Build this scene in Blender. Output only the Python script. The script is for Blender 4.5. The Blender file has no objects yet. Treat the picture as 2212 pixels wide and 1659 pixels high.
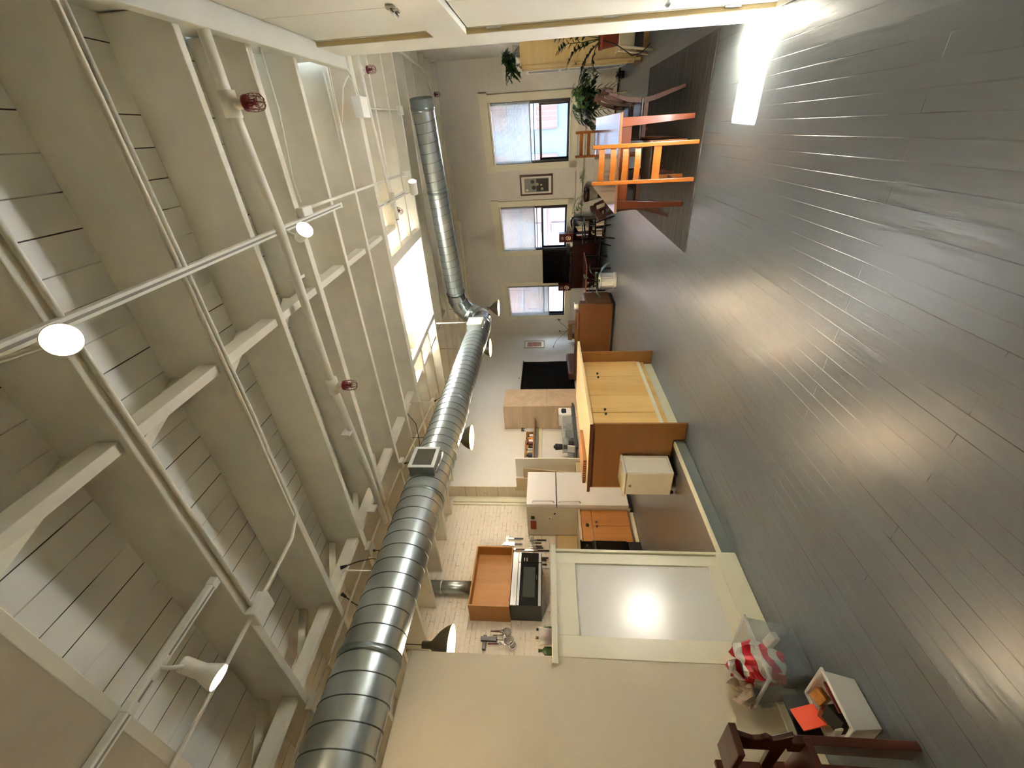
import bpy, math, random
from mathutils import Vector, Matrix, Euler
random.seed(7)
PI = math.pi
sc = bpy.context.scene
COL = sc.collection

# ---------------------------------------------------------------- camera
cam_d = bpy.data.cameras.new('camera'); cam = bpy.data.objects.new('camera', cam_d); COL.objects.link(cam)
Rr = ((-0.05540901, -0.85322067, -0.51859843), (0.06844539, -0.52142034, 0.85055044), (-0.99611499, 0.01163249, 0.08729040))
cam.matrix_world = Matrix(((Rr[0][0], -Rr[0][1], -Rr[0][2], 0.0), (Rr[1][0], -Rr[1][1], -Rr[1][2], 0.0),
                           (Rr[2][0], -Rr[2][1], -Rr[2][2], 1.5), (0, 0, 0, 1)))
cam_d.sensor_fit = 'HORIZONTAL'; cam_d.sensor_width = 36.0
cam_d.lens = 899.041 / 2212.0 * 36.0
cam_d.clip_start = 0.02; cam_d.clip_end = 200
sc.camera = cam
# ---------------------------------------------------------------- view, world, sun
sc.view_settings.view_transform = 'Standard'; sc.view_settings.look = 'None'
sc.view_settings.exposure = 1.12; sc.view_settings.gamma = 1.0
sc.view_settings.use_curve_mapping = False
try:
    sc.cycles.max_bounces = 8; sc.cycles.diffuse_bounces = 5; sc.cycles.glossy_bounces = 4
    sc.cycles.transmission_bounces = 6; sc.cycles.transparent_max_bounces = 12
    sc.cycles.sample_clamp_indirect = 40.0; sc.cycles.caustics_reflective = False; sc.cycles.caustics_refractive = False
except Exception:
    pass
W = bpy.data.worlds.new('sky'); sc.world = W; W.use_nodes = True
bg = W.node_tree.nodes['Background']; bg.inputs[0].default_value = (0.58, 0.76, 1.0, 1); bg.inputs[1].default_value = 6.5
SUN_DIR = Vector((2.25, -1.45, -3.72)).normalized()
sun_d = bpy.data.lights.new('sun', 'SUN'); sun_d.energy = 1300.0; sun_d.angle = 0.009; sun_d.color = (1.0, 0.96, 0.92)
sun = bpy.data.objects.new('sun', sun_d); COL.objects.link(sun)
sun.rotation_euler = SUN_DIR.to_track_quat('-Z', 'Y').to_euler(); sun.location = (0, 0, 9)

# ---------------------------------------------------------------- materials
def lin(h):
    if isinstance(h, str):
        h = h.lstrip('#'); v = [int(h[i:i+2], 16)/255 for i in (0, 2, 4)]
    else: v = h
    return tuple((c/12.92 if c <= 0.04045 else ((c+0.055)/1.055)**2.4) for c in v) + (1.0,)

def base(name):
    m = bpy.data.materials.new(name); m.use_nodes = True
    return m, m.node_tree, m.node_tree.nodes['Principled BSDF']

def coords(nt, scale=(1, 1, 1), rot=(0, 0, 0), loc=(0, 0, 0)):
    tc = nt.nodes.new('ShaderNodeTexCoord'); mp = nt.nodes.new('ShaderNodeMapping')
    mp.inputs['Scale'].default_value = scale; mp.inputs['Rotation'].default_value = rot; mp.inputs['Location'].default_value = loc
    nt.links.new(tc.outputs['Object'], mp.inputs['Vector']); return mp.outputs['Vector']

def ramp(nt, fac, stops):
    r = nt.nodes.new('ShaderNodeValToRGB'); cr = r.color_ramp
    while len(cr.elements) < len(stops): cr.elements.new(0.5)
    for e, (p, c) in zip(cr.elements, stops): e.position = p; e.color = c
    nt.links.new(fac, r.inputs[0]); return r.outputs[0]

def noise(nt, vec, scale, detail=4, rough=0.5):
    n = nt.nodes.new('ShaderNodeTexNoise'); n.inputs['Scale'].default_value = scale; n.inputs['Detail'].default_value = detail
    n.inputs['Roughness'].default_value = rough
    nt.links.new(vec, n.inputs['Vector']); return n.outputs['Fac']

def bump(nt, p, h, strength=0.2, dist=0.01, prev=None):
    b = nt.nodes.new('ShaderNodeBump'); b.inputs['Strength'].default_value = strength; b.inputs['Distance'].default_value = dist
    nt.links.new(h, b.inputs['Height'])
    if prev: nt.links.new(prev, b.inputs['Normal'])
    nt.links.new(b.outputs[0], p.inputs['Normal']); return b.outputs[0]

def mulc(c, f): return tuple(min(1, x*f) for x in c[:3]) + (1.0,)

def paint(name, col, rough=0.5, var=0.06, metal=0.0, nscale=3.0, bmp=0.08, spec=0.5, fine=60):
    m, nt, p = base(name); v = coords(nt); c = lin(col)
    f = noise(nt, v, nscale)
    nt.links.new(ramp(nt, f, [(0.3, mulc(c, 1-var)), (0.7, mulc(c, 1+var))]), p.inputs['Base Color'])
    p.inputs['Roughness'].default_value = rough; p.inputs['Metallic'].default_value = metal
    p.inputs['Specular IOR Level'].default_value = spec
    if bmp: bump(nt, p, noise(nt, v, fine, 3), bmp, 0.004)
    return m

def wood(name, c1, c2, axis='z', rough=0.4, s=1.0, coat=0.0):
    m, nt, p = base(name)
    k = 14*s; l = 0.9*s
    sca = {'x': (l, k, k), 'y': (k, l, k), 'z': (k, k, l)}[axis]
    v = coords(nt, sca)
    f = noise(nt, v, 1.6, 6, 0.6)
    v2 = coords(nt, tuple(q*0.25 for q in sca)); f2 = noise(nt, v2, 1.3, 2)
    mx = nt.nodes.new('ShaderNodeMath'); mx.operation = 'ADD'; mx.use_clamp = False
    nt.links.new(f, mx.inputs[0]); nt.links.new(f2, mx.inputs[1])
    hv = nt.nodes.new('ShaderNodeMath'); hv.operation = 'MULTIPLY'; hv.inputs[1].default_value = 0.5; nt.links.new(mx.outputs[0], hv.inputs[0])
    nt.links.new(ramp(nt, hv.outputs[0], [(0.36, lin(c1)), (0.62, lin(c2))]), p.inputs['Base Color'])
    p.inputs['Roughness'].default_value = rough
    p.inputs['Coat Weight'].default_value = coat; p.inputs['Coat Roughness'].default_value = 0.15
    bump(nt, p, f, 0.06, 0.004)
    return m

def metal(name, col, rough=0.3, met=1.0, var=0.1, ns=8):
    m, nt, p = base(name); v = coords(nt); c = lin(col)
    f = noise(nt, v, ns, 5, 0.7)
    nt.links.new(ramp(nt, f, [(0.3, mulc(c, 1-var)), (0.7, mulc(c, 1+var))]), p.inputs['Base Color'])
    p.inputs['Roughness'].default_value = rough
    p.inputs['Metallic'].default_value = met
    return m

def glow(name, col, strength, bcol=None):
    m, nt, p = base(name); c = lin(col)
    f = noise(nt, coords(nt), 3)
    p.inputs['Base Color'].default_value = lin(bcol) if bcol else c
    p.inputs['Emission Color'].default_value = c; p.inputs['Emission Strength'].default_value = strength
    return m

def glass(name, col='#ffffff', rough=0.02, alpha=0.12, tint=None):
    # thin pane: mostly see-through with a glossy sheen
    m = bpy.data.materials.new(name); m.use_nodes = True; nt = m.node_tree; nt.nodes.clear()
    o = nt.nodes.new('ShaderNodeOutputMaterial'); mx = nt.nodes.new('ShaderNodeMixShader')
    t = nt.nodes.new('ShaderNodeBsdfTransparent'); g = nt.nodes.new('ShaderNodeBsdfPrincipled')
    t.inputs[0].default_value = lin(tint or '#ffffff')
    g.inputs['Base Color'].default_value = lin(col); g.inputs['Roughness'].default_value = rough
    fr = nt.nodes.new('ShaderNodeLayerWeight'); fr.inputs[0].default_value = 0.12
    ad = nt.nodes.new('ShaderNodeMath'); ad.operation = 'MULTIPLY_ADD'; ad.inputs[1].default_value = 0.5; ad.inputs[2].default_value = alpha; ad.use_clamp = True
    nt.links.new(fr.outputs['Facing'], ad.inputs[0]); nt.links.new(ad.outputs[0], mx.inputs[0])
    nt.links.new(t.outputs[0], mx.inputs[1]); nt.links.new(g.outputs[0], mx.inputs[2]); nt.links.new(mx.outputs[0], o.inputs[0])
    return m

def brick_wall(name, col, plane='yz', bw=0.21, bh=0.072, strength=0.35, var=0.05, mortar=0.0, rough=0.55, dark=None):
    # painted brickwork: courses only show as relief and a few darker joints
    m, nt, p = base(name)
    tc = nt.nodes.new('ShaderNodeTexCoord'); sp = nt.nodes.new('ShaderNodeSeparateXYZ'); cb = nt.nodes.new('ShaderNodeCombineXYZ')
    nt.links.new(tc.outputs['Object'], sp.inputs[0])
    a, b = {'yz': ('Y', 'Z'), 'xz': ('X', 'Z'), 'xy': ('X', 'Y')}[plane]
    nt.links.new(sp.outputs[a], cb.inputs[0]); nt.links.new(sp.outputs[b], cb.inputs[1])
    br = nt.nodes.new('ShaderNodeTexBrick'); br.inputs['Scale'].default_value = 1.0
    br.inputs['Brick Width'].default_value = bw; br.inputs['Row Height'].default_value = bh
    br.inputs['Mortar Size'].default_value = 0.006; br.inputs['Mortar Smooth'].default_value = 0.6
    c = lin(col); br.inputs['Color1'].default_value = mulc(c, 1+var*0.5); br.inputs['Color2'].default_value = mulc(c, 1-var*0.5)
    br.inputs['Mortar'].default_value = mulc(c, 1-mortar)
    nt.links.new(cb.outputs[0], br.inputs['Vector'])
    v = coords(nt); f = noise(nt, v, 1.2, 3); f2 = noise(nt, v, 30, 4)
    mix = nt.nodes.new('ShaderNodeMix'); mix.data_type = 'RGBA'; mix.blend_type = 'MULTIPLY'; mix.inputs[0].default_value = 1.0
    nt.links.new(br.outputs['Color'], mix.inputs[6]); nt.links.new(ramp(nt, f, [(0.3, (1-var, 1-var, 1-var*1.2, 1)), (0.7, (1, 1, 1, 1))]), mix.inputs[7])
    out = mix.outputs[2]
    if dark:   # cracks in the joints here and there
        # crack mask: mortar AND patchy noise
        g = noise(nt, coords(nt, (1, 2.5, 9)), 1.6, 3, 0.7)
        gt = nt.nodes.new('ShaderNodeMath'); gt.operation = 'GREATER_THAN'; gt.inputs[1].default_value = 0.56; nt.links.new(g, gt.inputs[0])
        an = nt.nodes.new('ShaderNodeMath'); an.operation = 'MULTIPLY'; nt.links.new(gt.outputs[0], an.inputs[0]); nt.links.new(br.outputs['Fac'], an.inputs[1])
        m2 = nt.nodes.new('ShaderNodeMix'); m2.data_type = 'RGBA'; nt.links.new(an.outputs[0], m2.inputs[0])
        nt.links.new(out, m2.inputs[6]); m2.inputs[7].default_value = lin(dark); out = m2.outputs[2]
    nt.links.new(out, p.inputs['Base Color'])
    inv = nt.nodes.new('ShaderNodeMath'); inv.operation = 'SUBTRACT'; inv.inputs[0].default_value = 1.0; nt.links.new(br.outputs['Fac'], inv.inputs[1])
    n1 = bump(nt, p, inv.outputs[0], strength, 0.006); bump(nt, p, f2, 0.25, 0.006, n1)
    p.inputs['Roughness'].default_value = rough
    return m

def plank_mat(name, col, plane, bw, bh, gap, gapcol, rough=0.3, gloss_var=0.15, bstr=0.5, var=0.08, gapmask=0.45, wavy=0.25, shift=0.0):
    # painted boards; gaps fade in and out the way paint fills them
    m, nt, p = base(name)
    tc = nt.nodes.new('ShaderNodeTexCoord'); sp = nt.nodes.new('ShaderNodeSeparateXYZ'); cb = nt.nodes.new('ShaderNodeCombineXYZ')
    nt.links.new(tc.outputs['Object'], sp.inputs[0])
    a, b = {'yx': ('Y', 'X'), 'xy': ('X', 'Y')}[plane]
    sh = nt.nodes.new('ShaderNodeMath'); sh.operation = 'ADD'; sh.inputs[1].default_value = shift + 20*bh; nt.links.new(sp.outputs[b], sh.inputs[0])
    nt.links.new(sp.outputs[a], cb.inputs[0]); nt.links.new(sh.outputs[0], cb.inputs[1])
    br = nt.nodes.new('ShaderNodeTexBrick'); br.inputs['Scale'].default_value = 1.0; br.offset = 0.37; br.offset_frequency = 2
    br.inputs['Brick Width'].default_value = bw; br.inputs['Row Height'].default_value = bh
    br.inputs['Mortar Size'].default_value = gap; br.inputs['Mortar Smooth'].default_value = 0.3
    c = lin(col); br.inputs['Color1'].default_value = mulc(c, 1+var); br.inputs['Color2'].default_value = mulc(c, 1-var); br.inputs['Mortar'].default_value = c
    nt.links.new(cb.outputs[0], br.inputs['Vector'])
    v = coords(nt, (1, 1, 1)); vs = coords(nt, (6, 0.8, 1) if plane == 'yx' else (0.8, 6, 1))
    g = noise(nt, vs, 1.1, 3, 0.6)
    gt = nt.nodes.new('ShaderNodeMapRange'); gt.inputs['From Min'].default_value = gapmask; gt.inputs['From Max'].default_value = gapmask+0.1; nt.links.new(g, gt.inputs['Value'])
    an = nt.nodes.new('ShaderNodeMath'); an.operation = 'MULTIPLY'; nt.links.new(gt.outputs[0], an.inputs[0]); nt.links.new(br.outputs['Fac'], an.inputs[1])
    mx = nt.nodes.new('ShaderNodeMix'); mx.data_type = 'RGBA'; nt.links.new(an.outputs[0], mx.inputs[0]); nt.links.new(br.outputs['Color'], mx.inputs[6]); mx.inputs[7].default_value = lin(gapcol)
    nt.links.new(mx.outputs[2], p.inputs['Base Color'])
    inv = nt.nodes.new('ShaderNodeMath'); inv.operation = 'SUBTRACT'; inv.inputs[0].default_value = 1.0; nt.links.new(br.outputs['Fac'], inv.inputs[1])
    n1 = bump(nt, p, inv.outputs[0], bstr, 0.006)
    f2 = noise(nt, vs, 3.0, 4, 0.55); n2 = bump(nt, p, f2, wavy, 0.012, n1)
    p.inputs['Roughness'].default_value = rough
    return m

M_ = {}
M_['cream'] = paint('cream_paint', '#dcd6bf', 0.5, 0.05)
M_['joist'] = paint('joist_paint', '#e0d8c4', 0.5, 0.06, nscale=5, bmp=0.15, fine=25)
M_['deck'] = plank_mat('deck_boards', '#f2efe6', 'yx', 40, 0.1415, 0.0030, '#2b211a', 0.5, 0.0, 0.4, 0.03, 0.42, 0.05, shift=0.017)
M_['floor'] = plank_mat('floor_boards', '#606569', 'yx', 2.1, 0.0845, 0.0022, '#241e1a', 0.29, 0.0, 1.0, 0.04, 0.50, 0.35, shift=-0.055)
M_['kfloor'] = paint('kitchen_sheet_floor', '#5c544c', 0.3, 0.12, nscale=2.5, bmp=0.1, fine=18)
M_['drywall'] = paint('drywall_paint', '#cfc4ab', 0.55, 0.03, bmp=0.25, fine=140)
M_['white_wall'] = brick_wall('white_painted_brick', '#dcd8cf', 'xz', strength=0.28, var=0.04)
M_['white_wall_y'] = brick_wall('white_painted_side_brick', '#e2dfd8', 'yz', strength=0.12, var=0.03)
M_['kitchen_brick'] = brick_wall('kitchen_painted_brick', '#e6dccb', 'yz', strength=0.5, var=0.06, dark='#b39f86', mortar=0.03)
M_['kitchen_brick_x'] = brick_wall('kitchen_return_brick', '#d9ccb3', 'xz', strength=0.6, var=0.08, dark='#8f7a62', mortar=0.08)
M_['trim'] = paint('window_trim_cream', '#e3dec6', 0.4, 0.03, bmp=0.05)
M_['halfwall'] = paint('half_wall_cream', '#e6dfc3', 0.32, 0.03, bmp=0.12, fine=30)
M_['panel'] = paint('half_wall_panel', '#dedad0', 0.22, 0.03, bmp=0.15, fine=18)
M_['closet'] = paint('closet_paint', '#cdc9b9', 0.4, 0.03, bmp=0.12, fine=35)
M_['rawwood'] = wood('raw_edge_wood', '#b39b6b', '#cdb88a', 'z', 0.6)
M_['galv'] = metal('galvanized_steel', '#aeb6b6', 0.34, 0.9, 0.05, 6)
M_['galv_seam'] = metal('duct_seam', '#5b605f', 0.4, 0.8, 0.1)
M_['galv_band'] = metal('galvanized_band', '#8c9698', 0.35, 0.9, 0.15)
M_['register'] = paint('register_paint', '#d6d8d2', 0.35, 0.02, bmp=0)
M_['vent_dark'] = paint('vent_blade', '#8c877a', 0.45, 0.05, bmp=0)
M_['black'] = paint('black_plastic', '#121212', 0.35, 0.1, bmp=0.03)
M_['blackgloss'] = paint('black_gloss', '#0a0a0b', 0.08, 0.1, bmp=0)
M_['dark'] = paint('dark_void', '#050505', 0.8, 0.1, bmp=0)
M_['steel'] = metal('brushed_steel', '#c4c6c8', 0.28, 1.0, 0.05, 20)
M_['chrome'] = metal('chrome', '#d4d4d4', 0.12, 1.0, 0.03)
M_['whitepaint'] = paint('white_fixture_paint', '#e7e3d6', 0.4, 0.02, bmp=0)
M_['pipe'] = paint('white_pipe_paint', '#e2dccb', 0.4, 0.04, bmp=0.05)
M_['red'] = paint('sprinkler_red', '#6d1016', 0.4, 0.1, bmp=0)
M_['brass'] = metal('brass', '#a98a4e', 0.3, 1.0)
M_['maple'] = wood('maple_front', '#c99d58', '#deb978', 'z', 0.35, 0.5, 0.2)
M_['maple_top'] = wood('maple_top', '#d3b47e', '#ecd5a6', 'y', 0.35, 0.6, 0.2)
M_['end_panel'] = wood('stained_end_panel', '#845522', '#956530', 'x', 0.5, 0.25)
M_['walnut'] = wood('walnut_edge', '#4a2412', '#6b3a1f', 'x', 0.4)
M_['cherry'] = wood('cherry_front', '#a06a32', '#b57e42', 'z', 0.35, 0.6, 0.2)
M_['boxwood'] = wood('wall_box_wood', '#98662e', '#ae7a3e', 'z', 0.5, 0.5)
M_['laminate'] = wood('ash_laminate', '#a8937a', '#bfa98c', 'x', 0.5, 0.8)
M_['bookwood'] = wood('birch_panel', '#cdae6f', '#dfc489', 'x', 0.45, 0.5)
M_['chairwood'] = wood('oak_chair', '#8a4a16', '#aa6426', 'z', 0.3, 0.8, 0.3)
M_['tablewood'] = wood('cherry_table', '#552309', '#6a3011', 'x', 0.35, 0.7, 0.3)
M_['tabletop'] = wood('polished_table_top', '#85593f', '#a3775a', 'y', 0.12, 0.8, 0.8)
M_['teak'] = wood('teak_chair', '#38190a', '#502810', 'z', 0.6, 0.9, 0.0)
M_['darkseat'] = paint('dark_seat_leather', '#2a1c16', 0.35, 0.1)
M_['redwood'] = wood('dark_red_cabinet', '#1c0806', '#2e100b', 'z', 0.3, 0.7, 0.4)
M_['speakerwood'] = wood('speaker_veneer', '#3c110b', '#541a12', 'z', 0.3, 1.2, 0.3)
M_['leather'] = paint('caramel_leather', '#5e3814', 0.45, 0.16, nscale=2.2, bmp=0.2, fine=50)
M_['leather2'] = paint('brown_leather', '#553224', 0.4, 0.15, nscale=5, bmp=0.3, fine=25)
M_['fridge'] = paint('fridge_enamel', '#dfdcd8', 0.3, 0.015, bmp=0.12, fine=90)
M_['fridge_side'] = paint('fridge_side_enamel', '#cdc5b0', 0.4, 0.02, bmp=0.1, fine=90)
M_['cartwhite'] = paint('cart_cream_enamel', '#e8e2cf', 0.35, 0.02, bmp=0)
M_['white'] = paint('white_gloss', '#e8e6e0', 0.3, 0.02, bmp=0)
M_['counterdark'] = paint('dark_counter', '#3c403f', 0.35, 0.08, nscale=12, bmp=0.02)
M_['cloth'] = paint('black_cloth', '#0d0c0b', 0.95, 0.4, nscale=6, bmp=0.6, spec=0.1, fine=12)
M_['leaf'] = paint('leaf_green', '#2f5a22', 0.35, 0.35, nscale=14, bmp=0)
M_['leaf_bright'] = paint('leaf_bright_green', '#5b8a34', 0.4, 0.3, nscale=14, bmp=0)
M_['leaf_dark'] = paint('leaf_dark_green', '#1f3c1e', 0.28, 0.3, nscale=14, bmp=0)
M_['stem'] = paint('plant_stem', '#4f5a2c', 0.5, 0.2, bmp=0)
M_['terracotta'] = paint('terracotta', '#8e3f26', 0.7, 0.15, nscale=8)
M_['soil'] = paint('potting_soil', '#2b1e14', 0.95, 0.3, nscale=40)
M_['palewood'] = wood('pale_stool_wood', '#d9c79a', '#ead9b2', 'z', 0.5)
M_['orangewood'] = wood('orange_plank', '#866038', '#9c7448', 'x', 0.5)
M_['paper'] = paint('paper_white', '#e9e6dc', 0.8, 0.02, bmp=0)
M_['kraft'] = paint('kraft_paper', '#c2ae8c', 0.8, 0.1, bmp=0.2, fine=10)
M_['glassclear'] = glass('clear_glass', alpha=0.03)
M_['plastic'] = glass('clear_plastic', col='#e6eaec', rough=0.15, alpha=0.09, tint='#f4f7f8')
M_['frosted'] = glass('cloudy_plastic', col='#e8e6e2', rough=0.35, alpha=0.45)
M_['orange'] = paint('orange_card', '#e8502a', 0.7, 0.03, bmp=0)
M_['amber'] = paint('amber_wrap', '#b9742a', 0.3, 0.4, nscale=30)
M_['purple'] = paint('purple_contents', '#6b3a63', 0.6, 0.2)
M_['bottlegreen'] = paint('green_glass_dark', '#2f4a1f', 0.1, 0.2, bmp=0)
M_['darkchair'] = wood('dark_carved_wood', '#35160c', '#52261a', 'z', 0.3, 0.7, 0.3)
M_['pottery'] = paint('white_ceramic', '#e6e4da', 0.2, 0.02, bmp=0)
M_['potbrown'] = paint('glazed_dark_band', '#2b1712', 0.2, 0.2, bmp=0)
M_['potgrey'] = paint('pale_stoneware', '#a89c86', 0.5, 0.1)
M_['curtain_shade'] = paint('black_window_frame', '#15161a', 0.35, 0.05, bmp=0)
M_['bulb_white'] = glow('lamp_face', '#fff0d2', 30.0)
M_['bulb_small'] = glow('lamp_bulb', '#ffc85e', 4.0)
M_['skylight'] = glow('well_glow', '#f4fbff', 9.0)  # emission imitating daylight on the skylight well face

def stripes_mat(name, c1, c2, scale, dist):
    m, nt, p = base(name); w = nt.nodes.new('ShaderNodeTexWave'); w.wave_type = 'RINGS'
    w.inputs['Scale'].default_value = scale; w.inputs['Distortion'].default_value = dist; w.inputs['Detail'].default_value = 1
    nt.links.new(coords(nt), w.inputs['Vector'])
    nt.links.new(ramp(nt, w.outputs['Fac'], [(0.49, lin(c1)), (0.51, lin(c2))]), p.inputs['Base Color']); p.inputs['Roughness'].default_value = 0.35
    return m
M_['bag'] = stripes_mat('red_white_bag', '#c41f2c', '#e9e4dc', 3.2, 2.5)

def rug_mat():
    m, nt, p = base('striped_rug'); v = coords(nt, (1.5, 55, 1)); v2 = coords(nt, (60, 60, 60))
    f = noise(nt, v, 1.0, 3, 0.7); f2 = noise(nt, v2, 2, 2)
    nt.links.new(ramp(nt, f, [(0.30, lin('#2b2a2c')), (0.45, lin('#3c3a38')), (0.55, lin('#58544c')), (0.66, lin('#333338'))]), p.inputs['Base Color'])
    p.inputs['Roughness'].default_value = 0.95; p.inputs['Specular IOR Level'].default_value = 0.15
    bump(nt, p, f2, 0.5, 0.004); return m
M_['rug'] = rug_mat()

# ---------------------------------------------------------------- mesh helpers
OFF = {}
class MB:
    def __init__(s): s.v = []; s.f = []; s.mi = []; s.cur = 0
    def add(s, vs, fs):
        o = len(s.v); s.v += [tuple(v) for v in vs]; s.f += [tuple(i+o for i in f) for f in fs]; s.mi += [s.cur]*len(fs); return s
    def box(s, x0, x1, y0, y1, z0, z1):
        return s.add([(x0,y0,z0),(x1,y0,z0),(x1,y1,z0),(x0,y1,z0),(x0,y0,z1),(x1,y0,z1),(x1,y1,z1),(x0,y1,z1)],
                     [(3,2,1,0),(4,5,6,7),(0,1,5,4),(1,2,6,5),(2,3,7,6),(3,0,4,7)])
    def hexa(s, p):   # eight free corners, bottom loop then top loop
        return s.add(p, [(3,2,1,0),(4,5,6,7),(0,1,5,4),(1,2,6,5),(2,3,7,6),(3,0,4,7)])
    def obox(s, c, size, rot=(0,0,0)):
        R = Euler(rot).to_matrix(); a, b, d = size[0]/2, size[1]/2, size[2]/2; c = Vector(c)
        P = [c + R @ Vector(q) for q in ((-a,-b,-d),(a,-b,-d),(a,b,-d),(-a,b,-d),(-a,-b,d),(a,-b,d),(a,b,d),(-a,b,d))]
        return s.hexa(P)
    def cyl(s, p0, p1, r0, r1=None, n=16, cap=True):
        r1 = r0 if r1 is None else r1; p0 = Vector(p0); p1 = Vector(p1); d = (p1-p0).normalized()
        u = d.orthogonal().normalized(); w = d.cross(u); vs = []
        for p, r in ((p0, r0), (p1, r1)):
            for i in range(n):
                a = 2*PI*i/n; vs.append(p + u*(r*math.cos(a)) + w*(r*math.sin(a)))
        fs = [(i, (i+1) % n, n+(i+1) % n, n+i) for i in range(n)]
        if cap: fs += [tuple(range(n-1, -1, -1)), tuple(range(n, 2*n))]
        return s.add(vs, fs)
    def lathe(s, c, prof, n=24, d=(0,0,1), close=False):
        c = Vector(c); d = Vector(d).normalized(); u = d.orthogonal().normalized(); w = d.cross(u); vs = []
        for r, z in prof:
            for i in range(n):
                a = 2*PI*i/n; vs.append(c + d*z + u*(r*math.cos(a)) + w*(r*math.sin(a)))
        fs = []
        for k in range(len(prof)-1):
            for i in range(n):
                j = (i+1) % n; fs.append((k*n+i, k*n+j, (k+1)*n+j, (k+1)*n+i))
        if close: fs += [tuple(range(n-1, -1, -1)), tuple(range((len(prof)-1)*n, len(prof)*n))]
        return s.add(vs, fs)
    def tube(s, pts, r, n=8, cap=True):
        pts = [Vector(p) for p in pts]; rs = r if isinstance(r, (list, tuple)) else [r]*len(pts)
        vs = []; up = None
        for i, p in enumerate(pts):
            a = pts[max(i-1, 0)]; b = pts[min(i+1, len(pts)-1)]; d = (b-a).normalized()
            if up is None: up = d.orthogonal().normalized()
            up = (up - d*up.dot(d)).normalized(); w = d.cross(up)
            for k in range(n):
                t = 2*PI*k/n; vs.append(p + up*(rs[i]*math.cos(t)) + w*(rs[i]*math.sin(t)))
        fs = []
        for i in range(len(pts)-1):
            for k in range(n):
                j = (k+1) % n; fs.append((i*n+k, i*n+j, (i+1)*n+j, (i+1)*n+k))
        if cap: fs += [tuple(range(n-1, -1, -1)), tuple(range((len(pts)-1)*n, len(pts)*n))]
        return s.add(vs, fs)
    def ball(s, c, r, n=12, m=8, sc_=(1,1,1)):
        c = Vector(c); vs = [c + Vector((0,0,-r*sc_[2]))]; fs = []
        for k in range(1, m):
            ph = -PI/2 + PI*k/m
            for i in range(n):
                a = 2*PI*i/n; vs.append(c + Vector((r*sc_[0]*math.cos(ph)*math.cos(a), r*sc_[1]*math.cos(ph)*math.sin(a), r*sc_[2]*math.sin(ph))))
        vs.append(c + Vector((0,0,r*sc_[2]))); L = len(vs)-1
        for i in range(n):
            j = (i+1) % n; fs.append((0, 1+j, 1+i)); fs.append((L, L-n+i, L-n+j))
            for k in range(m-2): fs.append((1+k*n+i, 1+k*n+j, 1+(k+1)*n+j, 1+(k+1)*n+i))
        return s.add(vs, fs)
    def prism(s, poly, axis, a, b):   # polygon in the plane across axis, from a to b
        f = {'x': lambda p, t: (t, p[0], p[1]), 'y': lambda p, t: (p[0], t, p[1]), 'z': lambda p, t: (p[0], p[1], t)}[axis]
        n = len(poly); vs = [f(p, a) for p in poly] + [f(p, b) for p in poly]
        return s.add(vs, [tuple(range(n-1, -1, -1)), tuple(range(n, 2*n))] + [(i, (i+1) % n, n+(i+1) % n, n+i) for i in range(n)])
    def sweep(s, pts, wdt, hgt):   # rectangular bar along points lying in a plane; wdt along X/Y normal, hgt vertical
        return s.tube(pts, max(wdt, hgt)/2*1.2, 4)
    def leaf(s, p, d, ln, wd, up=(0,0,1), droop=0.25, n=4, fold=0.12):
        p = Vector(p); d = Vector(d).normalized(); up = Vector(up); sd = d.cross(up)
        if sd.length < 1e-3: sd = d.orthogonal()
        sd.normalize(); nn = sd.cross(d).normalized(); vs = []; fs = []
        for i in range(n+1):
            t = i/n; w = wd*math.sin(PI*min(1, t*0.93+0.06))**0.8*0.5
            q = p + d*(ln*t) - Vector((0,0,1))*(droop*ln*t*t)
            vs += [q - sd*w + nn*(w*fold*2), q, q + sd*w + nn*(w*fold*2)]
        for i in range(n):
            a = 3*i; fs += [(a, a+1, a+4, a+3), (a+1, a+2, a+5, a+4)]
        return s.add(vs, fs)
    def build(s, name, mats, parent=None, smooth=False, bevel=0.0, seg=2, solid=0.0):
        me = bpy.data.meshes.new(name); off = OFF.get(parent.name, Vector((0,0,0))) if parent else Vector((0,0,0))
        me.from_pydata([tuple(Vector(v)-off) for v in s.v], [], s.f)
        if not isinstance(mats, (list, tuple)): mats = [mats]
        for m in mats: me.materials.append(M_[m] if isinstance(m, str) else m)
        for p, i in zip(me.polygons, s.mi): p.material_index = i; p.use_smooth = smooth
        me.update()
        o = bpy.data.objects.new(name, me); COL.objects.link(o)
        if parent: o.parent = parent; OFF[o.name] = off
        if solid:
            md = o.modifiers.new('thickness', 'SOLIDIFY'); md.thickness = solid; md.offset = 0
        if bevel:
            md = o.modifiers.new('bevel', 'BEVEL'); md.width = bevel; md.segments = seg; md.limit_method = 'ANGLE'; md.angle_limit = 0.6
        return o

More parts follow.
